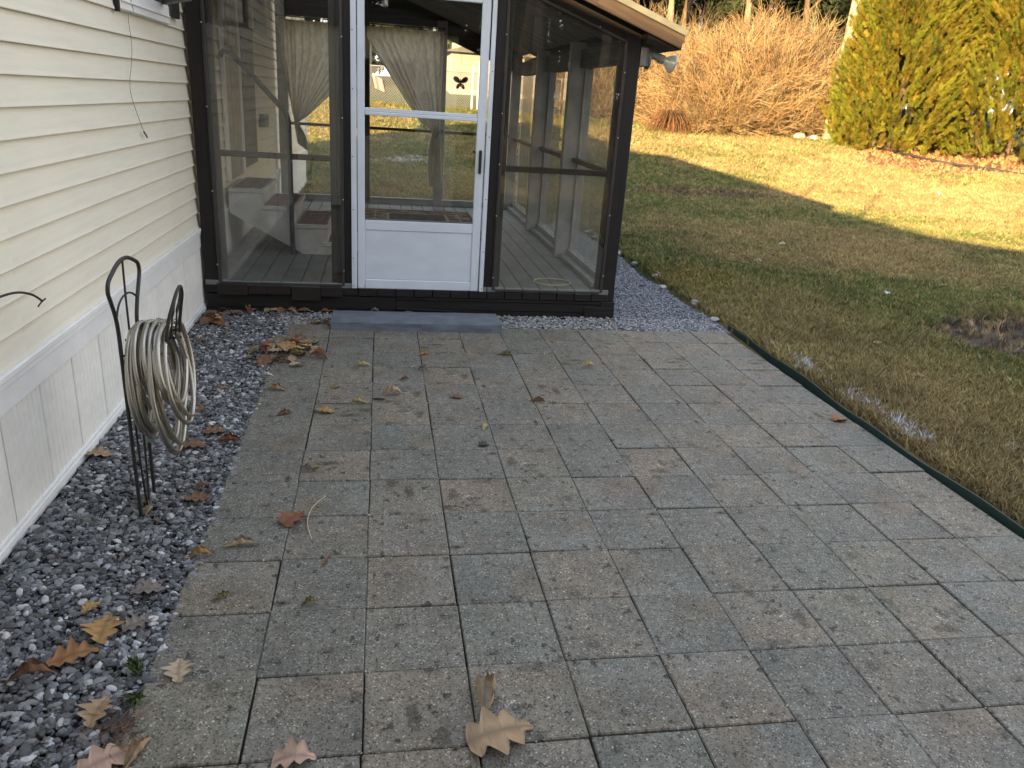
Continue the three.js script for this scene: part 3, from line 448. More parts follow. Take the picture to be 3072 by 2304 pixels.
  // ceiling boards
  for (let k = 0; k < 16; k++) { const z0 = B + k * 0.29, z1 = Math.min(F - 0.1, z0 + 0.286); const L = Math.hypot(1.86, 0.65); const m = mesh('ceiling_board', cbox(L, 0.012, z1 - z0, 0.003), MAT.ceiling, porch); m.position.set(1.53, roofY(1.53) - 0.10, (z0 + z1) / 2); m.rotation.z = sl; const n = mesh('ceiling_board', cbox(1.2, 0.012, z1 - z0, 0.003), MAT.ceiling, porch); n.position.set(0.0, roofY(0.0) - 0.09, (z0 + z1) / 2); n.rotation.z = -0.1; }
  // back wall: posts, rails, panes
  const bp = (x0, x1, y1, mat = MAT.inner) => mesh('post', ext(x0, x1, FLOOR_Y + 0.001, y1, B - 0.09, B, 0.004), mat, porch);
  bp(XL + 0.01, -0.50, 2.85); bp(0.43, 0.51, 2.75, MAT.innerDark); bp(1.345, 1.475, 2.5); bp(2.33, 2.45, 2.2);
  for (const [a, b] of [[-0.499, 0.429], [0.511, 1.344], [1.476, 2.329]]) { mesh('rail', ext(a, b, 1.155, 1.19, B - 0.07, B - 0.02, 0.003), MAT.innerDark, porch); mesh('bottom_rail', ext(a, b, FLOOR_Y + 0.001, 0.30, B - 0.08, B - 0.01, 0.003), MAT.inner, porch); const g = new THREE.PlaneGeometry(b - a, 2.1); g.translate((a + b) / 2, 1.35, B - 0.045); mesh('pane', g, MAT.glass, porch); }
  { const s = new THREE.Shape([[XL + .01, 2.42], [1.475, 2.42], [1.476, 2.30], [2.45, 1.93], [2.45, 2.26], [0.6, 2.9], [XL + .01, 2.98]].map(([a, b]) => new THREE.Vector2(a, b))); const g = new THREE.ExtrudeGeometry(s, { depth: 0.06, bevelEnabled: false }); g.translate(0, 0, B - 0.085); mesh('back_header', g, MAT.innerDark, porch); }
  // right wall: posts, rails, base trim, panes
  for (const z of [-2.12, -3.70]) mesh('post', [ext(2.315, 2.45, FLOOR_Y + 0.001, 2.14, z, z + 0.09, 0.004), ext(2.451, XR - 0.002, FLOOR_Y + 0.001, 2.1, z - .02, z + 0.11, 0.004)], MAT.inner, porch);
  for (const [a, b] of [[-2.121 + 0.092 + .0, F - 0.091], [-3.609, -2.121], [B, -3.701]]) {
    mesh('rail', ext(2.40, 2.445, 1.115, 1.155, a, b, 0.003), MAT.innerDark, porch);
    mesh('base_trim', [ext(2.36, 2.44, FLOOR_Y + 0.001, 0.262, a, b, 0.004), ext(2.425, 2.445, 0.2622, 0.31, a, b, 0.003)], MAT.inner, porch);
    mesh('header', ext(2.40, XR - 0.004, 1.93, 2.08, a, b, 0.003), MAT.innerDark, porch);
    const g = new THREE.PlaneGeometry(b - a, 1.63); g.rotateY(Math.PI / 2); g.translate(2.47, 1.115, (a + b) / 2); mesh('pane', g, MAT.plastic, porch);
  }
  // white storm door with its frame
  { const z = F + 0.0;
    mesh('door_frame', [ext(0.439, 0.478, 0.186, 2.34, z + 0.001, z + 0.026, 0.004), ext(1.418, 1.450, 0.186, 2.34, z + 0.001, z + 0.026, 0.004), ext(0.4785, 1.4175, 2.31, 2.34, z + 0.001, z + 0.026, 0.004)], MAT.doorWhite, porch).userData.label = 'white door frame screwed to the brown posts';
    const y0 = 0.188, d = mesh('storm_door', [ext(0.484, 0.536, y0, 2.305, z - 0.012, z + 0.020, 0.005), ext(1.346, 1.408, y0, 2.305, z - 0.012, z + 0.020, 0.005), ext(0.5365, 1.3455, 2.235, 2.305, z - 0.012, z + 0.020, 0.005), ext(0.5365, 1.3455, 0.635, 0.71, z - 0.012, z + 0.020, 0.005), ext(0.5365, 1.3455, y0, 0.26, z - 0.012, z + 0.020, 0.005)], MAT.doorWhite, porch);
    mesh('kick_panel', [ext(0.5365, 1.3455, 0.2605, 0.6345, z - 0.008, z + 0.0145, 0.004)], MAT.doorWhite, d);
    mesh('glass_bar', [ext(0.5365, 1.3455, 1.452, 1.476, z - 0.008, z + 0.024, 0.004), ext(0.5365, 1.3455, 1.477, 1.502, z - 0.010, z + 0.014, 0.004)], MAT.doorWhite, d);
    for (const [a, b] of [[0.71, 1.452], [1.502, 2.235]]) { const g = new THREE.PlaneGeometry(0.809, b - a); g.translate(0.941, (a + b) / 2, z + 0.004); mesh('pane', g, MAT.glass, d); }
    mesh('glazing_bead', [ext(0.5365, 1.3455, 0.7102, 0.722, z + 0.006, z + 0.017, 0.002)], MAT.dripEdge, d);
    for (const [a, b] of [[0.2, 0.47], [0.62, 1.27], [1.36, 2.02], [2.1, 2.3]]) mesh('hinge_gap', ext(0.4795, 0.4828, a, b, z - 0.01, z + 0.012, 0.0005), MAT.black, d);
    mesh('handle', [ext(1.366, 1.388, 1.085, 1.255, z + 0.030, z + 0.044, 0.006), ext(1.369, 1.385, 1.22, 1.245, z + 0.020, z + 0.031, 0.003), ext(1.369, 1.385, 1.095, 1.12, z + 0.020, z + 0.031, 0.003)], MAT.black, d);
    mesh('latch', ext(1.325, 1.345, 1.225, 1.245, z - 0.03, z - 0.012, 0.003), MAT.black, d);
    for (const [x, ys] of [[0.452, [0.21, 0.42, 0.78, 1.16, 1.62, 2.0]], [1.437, [0.21, 0.5, 0.9, 1.35, 1.8]]]) for (const y of ys) { const g = new THREE.SphereGeometry(0.0042, 8, 5, 0, 6.283, 0, 1.5); g.rotateX(Math.PI / 2); const s = mesh('screw', g, MAT.black, d); s.position.set(x, y, z + 0.0258); }
  }
}
{ // flood light on the porch corner
  const f = thing('flood_light', 'grey outdoor flood light with a clear bulb on the porch corner', 'lamp', [2.53, 1.98, -0.745]); f.scale.setScalar(1.1);
  mesh('junction_box', [ext(0.001, 0.048, -0.062, 0.058, -0.05, 0.05, 0.006), ext(0.0485, 0.056, -0.058, 0.054, -0.046, 0.046, 0.002)], std(lin(0.30, 0.31, 0.30), 0.5, { map: rep(T.fine, 3, 3) }), f);
  { const g = new THREE.CylinderGeometry(0.062, 0.066, 0.014, 24); g.rotateZ(Math.PI / 2); g.translate(0.064, -0.012, 0); mesh('cover_plate', g, std(lin(0.12, 0.12, 0.11), 0.5), f); }
  mesh('socket', [(() => { const g = new THREE.CylinderGeometry(0.024, 0.024, 0.09, 16); g.rotateZ(Math.PI / 2 - 0.25); g.translate(0.115, 0.01, 0); return g; })(), (() => { const g = new THREE.CylinderGeometry(0.03, 0.03, 0.035, 16); g.rotateZ(Math.PI / 2 - 0.25); g.translate(0.158, -0.005, 0.0); return g; })()], std(lin(0.26, 0.27, 0.27), 0.45), f);
  const P = [[0.022, 0], [0.026, 0.018], [0.04, 0.035], [0.055, 0.055], [0.0615, 0.07], [0.0615, 0.076], [0.055, 0.084], [0.03, 0.092], [0.0, 0.095]].map(([a, b]) => new THREE.Vector2(a, b)); const g = new THREE.LatheGeometry(P, 28); g.rotateZ(-Math.PI / 2 - 0.28); g.translate(0.172, -0.010, 0.004);
  mesh('bulb', g, new THREE.MeshPhysicalMaterial({ color: lin(0.62, 0.66, 0.6), roughness: 0.12, transmission: 0.45, thickness: 0, ior: 1.5, metalness: 0.15 }), f);
}

// ================================================================ INSIDE THE PORCH
{
  const st = thing('porch_stairs', 'white painted wooden stairs inside the porch leading to the house', 'stairs');
  const ZF = -1.78, ZB = -2.68, tr = [[-0.625, -0.352, 0.768], [-0.372, -0.092, 0.630], [-0.098, 0.196, 0.484], [0.150, 0.44, 0.332]];
  for (const [a, b, y] of tr) { mesh('tread', ext(a, b + 0.02, y - 0.036, y, ZB, ZF + 0.012, 0.005), MAT.white, st); mesh('riser', ext(b - 0.014, b + 0.002, y - 0.16, y - 0.0365, ZB + 0.01, ZF - 0.02, 0.003), MAT.white, st); }
  const str = new THREE.Shape([[-0.625, 0.731], [-0.354, 0.731], [-0.354, 0.593], [-0.094, 0.593], [-0.094, 0.447], [0.194, 0.447], [0.194, 0.295], [0.43, 0.295], [0.43, FLOOR_Y + .002], [-0.02, FLOOR_Y + .002], [-0.60, 0.545], [-0.625, 0.56]].map(([a, b]) => new THREE.Vector2(a, b)));
  for (const z of [ZF - 0.038, ZB + 0.004]) { const g = new THREE.ExtrudeGeometry(str, { depth: 0.036, bevelEnabled: false }); g.translate(0, 0, z); mesh('stringer', g, MAT.white, st); }
  const rail = std(lin(0.04, 0.042, 0.044), 0.5, { map: rep(T.fine, 2, 2) });
  mesh('handrail', tube([[-0.62, 1.80, ZF + .03], [-0.60, 1.835, ZF + .03], [-0.54, 1.825, ZF + .03], [-0.42, 1.71, ZF + .03], [-0.2, 1.48, ZF + .03], [-0.135, 1.41, ZF + .03], [-0.112, 1.36, ZF + .03], [-0.105, 1.30, ZF + .03]], 0.021, 50, 10), rail, st);
  { const g = new THREE.CylinderGeometry(0.021, 0.021, 1.08, 12); g.translate(-0.105, 0.762, ZF + .03); mesh('rail_post', g, rail, st); }
  const matTex = dataTex(128, 256, (i, j) => { const u = Math.abs(i / 128 - 0.5) * 2, v = Math.abs(j / 256 - 0.5) * 2; const e = Math.max(u, v); const line = (e > 0.66 && e < 0.72) || (e > 0.8 && e < 0.84 ); const n = (fbm(i / 5, j / 5, 3, 3) - .5) * 50; const m = Math.hypot(u, v) < 0.42 && fbm(i / 12, j / 12, 9, 3) > 0.5; const k = line ? 62 : (m ? 80 : 104); return [k + n + 16, k * 0.84 + n, k * 0.80 + n]; });
  const mm = std(0xffffff, 0.95, { map: matTex, bumpMap: rep(T.fineBump, 3, 3), bumpScale: 0.002 });
  tr.forEach(([a, b, y], k) => { const g = cbox(b - a - 0.04, 0.008, 0.78, 0.002); const p = g.attributes.position, uv = g.attributes.uv; for (let i = 0; i < p.count; i++) uv.setXY(i, p.getX(i) / (b - a - .04) + .5, p.getZ(i) / 0.78 + .5); const m = mesh('stair_mat', g, mm); m.position.set((a + b) / 2 + 0.012, y + 0.0042, -2.19); tag(m, ['brown patterned mat on the top stair inside the porch', 'brown patterned mat on the second stair from the top', 'brown patterned mat on the third stair from the top', 'brown patterned mat on the lowest stair behind the door post'][k], 'mat', 'stair mats in the porch'); });
}
{ // curtain rod with rings, two tied back curtains
  const Z = -5.30, Y = 2.40;
  const rod = thing('curtain_rod', 'thin dark curtain rod with rings along the back of the porch', 'curtain rod');
  mesh('rod', tube([[-0.60, Y, Z], [0.2, Y - .004, Z], [0.9, Y - .006, Z], [1.43, Y, Z]], 0.006, 30, 8), MAT.black, rod);
  for (const x of [-0.59, 0.47, 1.42]) mesh('bracket', ext(x - 0.008, x + 0.008, Y - 0.012, Y + 0.02, B_(), Z + 0.004, 0.002), MAT.black, rod);
  for (let k = 0; k < 15; k++) { const x = -0.5 + k * 0.13 + (hash2(k, 3) - .5) * .02; const t = new THREE.TorusGeometry(0.014, 0.0025, 6, 14); t.rotateY(Math.PI / 2); t.translate(x, Y - 0.012, Z); mesh('ring', t, MAT.black, rod); }
  function B_() { return -5.40; }
  const cloth = new THREE.MeshPhysicalMaterial({ color: lin(0.95, 0.88, 0.72), roughness: 1, transmission: 0.7, thickness: 0, ior: 1.2, map: rep(T.fine, 4, 4) });
  const curtain = (x0, x1, gx, seed, tail) => gridGeo(90, 46, (u, v) => {
    const vg = 0.72, yg = 1.19, top = Y - 0.035; let x, y, amp;
    const xt = x0 + (x1 - x0) * u, fold = Math.sin(u * 9 * 6.283 + seed + Math.sin(u * 17 + seed) * 1.1), f2 = Math.sin(u * 23 * 6.28 + seed * 3);
    const far = gx > (x0 + x1) / 2 ? 1 - u : u; // 1 at the free edge
    if (v < vg) { const t = v / vg; const hold = tail > 0.4 ? 0.1 : 0.3, endw = tail > 0.4 ? 0.2 : 0.085; const q = Math.max(0, (t - hold) / (1 - hold)), w = t < 0.93 ? 1 - (1 - endw) * q : (1 - (1 - endw) * q) * (1 - (t - 0.93) / 0.07 * 0.5); const sag = far * Math.sin(t * Math.PI) * 0.02; x = gx + (xt - gx) * w; y = top + (yg - top) * t + sag * -1 + (1 - far) * 0.05 * t; amp = 0.030 * (0.55 + 0.45 * t); }
    else { const t = (v - vg) / (1 - vg); const w = (tail > 0.4 ? 0.1 : 0.043) + 0.09 * Math.sin(Math.min(1, t * 1.4) * 1.57); x = gx + (xt - gx) * w + t * 0.05; y = yg - t * (tail + far * 0.10) + (1 - far) * 0.05 * (1 - t); amp = 0.032; }
    return [x + f2 * 0.004, y, Z + 0.012 + fold * amp * 0.8 + f2 * 0.006 + (v > 0.6 ? 0.03 * sstep(0.6, 0.72, v) : 0)];
  });
  tag(mesh('curtain', curtain(-0.57, 0.455, -0.41, 0.6, 0.25), cloth), 'cream curtain tied back to the left in the porch', 'curtain', 'tied back porch curtains');
  tag(mesh('curtain', curtain(0.475, 1.425, 1.40, 2.1, 0.62), cloth), 'cream curtain tied back to the right behind the storm door', 'curtain', 'tied back porch curtains');
  const tie = thing('curtain_tie', 'dark cord tying the right curtain behind the storm door', 'tie'); mesh('cord', tube([[1.345, 1.10, Z + .08], [1.36, 1.13, Z + .095], [1.385, 1.175, Z + .09], [1.41, 1.20, Z + .085], [1.44, 1.195, Z + .08], [1.43, 1.165, Z + .085], [1.40, 1.17, Z + .09]], 0.006, 40, 6), std(lin(0.05, 0.05, 0.035), 0.8), tie);
  const tie2 = thing('curtain_tie', 'tan bow tying the left curtain beside the stair rail', 'tie'); mesh('cord', tube([[-0.50, 1.22, Z + .06], [-0.45, 1.19, Z + .09], [-0.40, 1.185, Z + .095], [-0.36, 1.20, Z + .08]], 0.012, 24, 6), std(lin(0.35, 0.27, 0.17), 0.8), tie2);
  // paper star on the right curtain, red butterfly ornament in the back window
  const star = thing('star_ornament', 'small white and red snowflake ornament on the right curtain', 'ornament', [1.20, 1.60, Z + 0.065]);
  for (let k = 0; k < 6; k++) { const g = ext(-0.003, 0.003, 0.0, 0.07, -0.002, 0.002, 0.001); g.rotateZ(k * Math.PI / 3); mesh('ray', g, std(lin(0.7, 0.68, 0.66), 0.6), star); const q = ext(-0.016, 0.016, 0.044, 0.05, -0.0019, 0.0019, 0.001); q.rotateZ(k * Math.PI / 3 + 0.1); mesh('cross_bar', q, std(lin(0.45, 0.12, 0.1), 0.6), star); }
  const but = thing('butterfly_ornament', 'dark red butterfly ornament hanging in the back window', 'ornament', [1.655, 1.79, Z - 0.05]);
  for (const s of [-1, 1]) { const a = new THREE.Shape(); a.moveTo(0, 0.01); a.bezierCurveTo(s * 0.02, 0.08, s * 0.09, 0.1, s * 0.095, 0.05); a.bezierCurveTo(s * 0.085, 0.0, s * 0.03, -0.005, 0, 0.0); a.bezierCurveTo(s * 0.05, -0.01, s * 0.075, -0.06, s * 0.04, -0.075); a.bezierCurveTo(s * 0.015, -0.07, s * 0.005, -0.03, 0, -0.01); const g = new THREE.ExtrudeGeometry(a, { depth: 0.004, bevelEnabled: false }); mesh('wing', g, std(lin(0.35, 0.10, 0.08), 0.6), but); }
  mesh('body', (() => { const g = new THREE.CapsuleGeometry(0.006, 0.09, 4, 8); g.translate(0, 0, 0.002); return g; })(), MAT.black, but); mesh('hanger', tube([[0, 0.05, 0.002], [0, 0.3, 0.002], [0, 0.5, 0.0]], 0.0012, 8, 5), MAT.black, but);
}
{ // rug and hoop on the porch floor
  const W = 1.34, L = 2.0; const rt = dataTex(256, 384, (i, j) => { const u = i / 256, v = j / 384, e = Math.min(Math.min(u, 1 - u) * W, Math.min(v, 1 - v) * L); const n = fbm(u * 30, v * 44, 3, 4); let c = [60, 54, 50]; if (e < 0.03) c = [44, 38, 36]; else if (e < 0.34) { const m = fbm(u * 16, v * 24, 7, 3) > 0.5; c = m ? [128, 112, 92] : [92, 70, 60]; if (e > 0.30 || (e > 0.16 && e < 0.175)) c = [150, 134, 110]; } return c.map((k) => k + (n - .5) * 70); });
  const g = cbox(W, 0.009, L, 0.003), p = g.attributes.position, uv = g.attributes.uv; for (let i = 0; i < p.count; i++) uv.setXY(i, p.getX(i) / W + .5, p.getZ(i) / L + .5);
  const m = mesh('rug', g, std(0xffffff, 1, { map: rt, bumpMap: rep(T.fineBump, 6, 6), bumpScale: 0.003 })); m.position.set(1.09, FLOOR_Y + 0.0048, -3.84); tag(m, 'patterned brown rug on the porch floor behind the storm door', 'rug');
  const h = new THREE.TorusGeometry(0.155, 0.005, 8, 48); h.rotateX(Math.PI / 2); h.scale(1, 1, 0.8); const hm = mesh('wire_hoop', h, std(lin(0.55, 0.5, 0.28), 0.5)); hm.position.set(2.06, FLOOR_Y + 0.0055, -0.93); tag(hm, 'pale yellow hoop lying on the porch floor by the right window', 'hoop');
}

// ================================================================ HOSE STAND
{
  const X0 = -0.262, u = (a) => 2.406 - a;
  const s = thing('hose_stand', 'black wrought iron hose stand in the gravel by the house', 'hose stand', [0, 0, 0]);
  const pl = (pts, x = X0) => pts.map(([a, y, dx]) => [x + (dx || 0), y, u(a)]);
  mesh('back_loop', tube(pl([[-0.016, 0.66], [-0.018, 0.74], [-0.03, 0.806], [-0.062, 0.872], [-0.078, 0.905], [-0.068, 0.935], [-0.01, 0.962], [0.05, 0.98], [0.106, 0.986], [0.165, 0.98], [0.222, 0.962], [0.28, 0.935], [0.29, 0.905], [0.272, 0.872], [0.24, 0.825], [0.215, 0.78], [0.20, 0.74], [0.198, 0.66]]), 0.0075, 90, 8), MAT.blackIron, s);
  mesh('leg', tube(pl([[-0.016, 0.665], [-0.012, 0.437], [-0.006, 0.2], [0, -0.05]]), 0.0072, 24, 8), MAT.blackIron, s);
  mesh('leg', tube(pl([[0.198, 0.665], [0.193, 0.4], [0.19, 0.2], [0.188, -0.05]]), 0.0072, 24, 8), MAT.blackIron, s);
  mesh('centre_rod', tube(pl([[0.106, 0.985], [0.1, 0.85], [0.1, 0.70], [0.1, 0.62]]), 0.004, 24, 6), MAT.blackIron, s);
  mesh('inner_arch', tube(pl([[-0.022, 0.80], [0.01, 0.835], [0.06, 0.855], [0.1, 0.858], [0.14, 0.855], [0.19, 0.838], [0.232, 0.815]]), 0.004, 30, 6), MAT.blackIron, s);
  mesh('lower_rod', tube(pl([[0.045, 0.62], [0.048, 0.41], [0.058, 0.22], [0.075, 0.07], [0.095, -0.03]]), 0.0045, 30, 6), MAT.blackIron, s);
  mesh('lower_rod', tube(pl([[0.14, 0.62], [0.135, 0.41], [0.13, 0.22], [0.118, 0.07], [0.1, -0.03]]), 0.0045, 30, 6), MAT.blackIron, s);
  mesh('cradle', [[0.0, 0.655], [0.05, 0.70], [0.10, 0.715], [0.15, 0.70], [0.2, 0.655]].map(([a, y]) => tube([[X0 - .002, y, u(a)], [X0 + 0.08, y + .004, u(a)], [X0 + 0.155, y + .012, u(a)]], 0.0045, 10, 6)).concat([tube(pl([[-0.016, 0.62], [0.0, 0.66], [0.05, 0.70], [0.1, 0.716], [0.15, 0.70], [0.2, 0.66], [0.216, 0.62]], X0 + 0.07), 0.0045, 30, 6)]), MAT.blackIron, s);
  const fx = X0 + 0.152;
  mesh('front_loop', tube([[0.0, 0.69, 0], [0.0, 0.73, 0.002], [0.012, 0.79, 0.012], [0.035, 0.845, 0.026], [0.07, 0.882, 0.034], [0.1, 0.892, 0.036], [0.13, 0.882, 0.034], [0.168, 0.845, 0.026], [0.192, 0.79, 0.012], [0.2, 0.73, 0.002], [0.2, 0.69, 0]].map(([a, y, d]) => [fx + d, y, u(a)]), 0.0065, 70, 8), MAT.blackIron, s);
  for (const c of [0.065, 0.135]) mesh('twisted_rod', [tube([[fx, 0.70, u(c)], [fx + .01, 0.78, u(c)]], 0.0035, 6, 6), tube([[fx + .01, 0.78, u(c)], [fx + .014, 0.80, u(c - .014)], [fx + .02, 0.825, u(c)]], 0.0032, 12, 6), tube([[fx + .01, 0.78, u(c)], [fx + .014, 0.80, u(c + .014)], [fx + .02, 0.825, u(c)]], 0.0032, 12, 6), tube([[fx + .02, 0.825, u(c)], [fx + .03, 0.87, u(c)]], 0.0035, 6, 6)], MAT.blackIron, s);
  // corrugated metal hose coiled over the cradle
  const r = RNG(23), pts = []; const N = 15;
  for (let k = 0; k < N; k++) { const q = k / (N - 1), x = X0 + 0.022 + 0.125 * ((k * 7) % N) / (N - 1) + (r() - .5) * .012, lay = (k % 3) * 0.013, uc = 0.105 + (r() - .5) * 0.03, a = 0.118 + lay + r() * 0.045, top = 0.728 + lay * 0.9, bot = 0.215 + Math.pow(r(), 0.8) * 0.26 + (k === 4 ? -0.02 : 0), lean = r() * .075, sw = (r() - .35) * 0.07;
    for (let i = 0; i < 14; i++) { const t = i / 14 * 2 * Math.PI + 0.5; const cy = (top + bot) / 2, hy = (top - bot) / 2; const sy = Math.cos(t); const w = a * (sy > 0 ? 1 : 1 - 0.30 * Math.pow(-sy, 2)); pts.push([x + lean * (0.5 - sy * 0.5) * 0.8 + q * 0, cy + hy * sy, u(uc + w * Math.sin(t) + sw * (0.5 - sy * .5))]); } }
  const g = tube(pts, 0.0096, N * 84, 9); const tx = rep(T.stripes, 1, 1); const uvA = g.attributes.uv; for (let i = 0; i < uvA.count; i++) uvA.setX(i, uvA.getX(i) * 3200);
  const hose = mesh('metal_hose', g, std(lin(0.44, 0.41, 0.35), 0.26, { metalness: 1, bumpMap: tx, bumpScale: 0.0007 })); tag(hose, 'coiled silver corrugated metal hose hanging on the iron stand', 'hose');
  { const gg = new THREE.CylinderGeometry(0.016, 0.014, 0.075, 12); gg.translate(X0 + 0.05, 0.33, u(0.055)); mesh('coupling', gg, std(lin(0.14, 0.19, 0.19), 0.5), hose); }
}

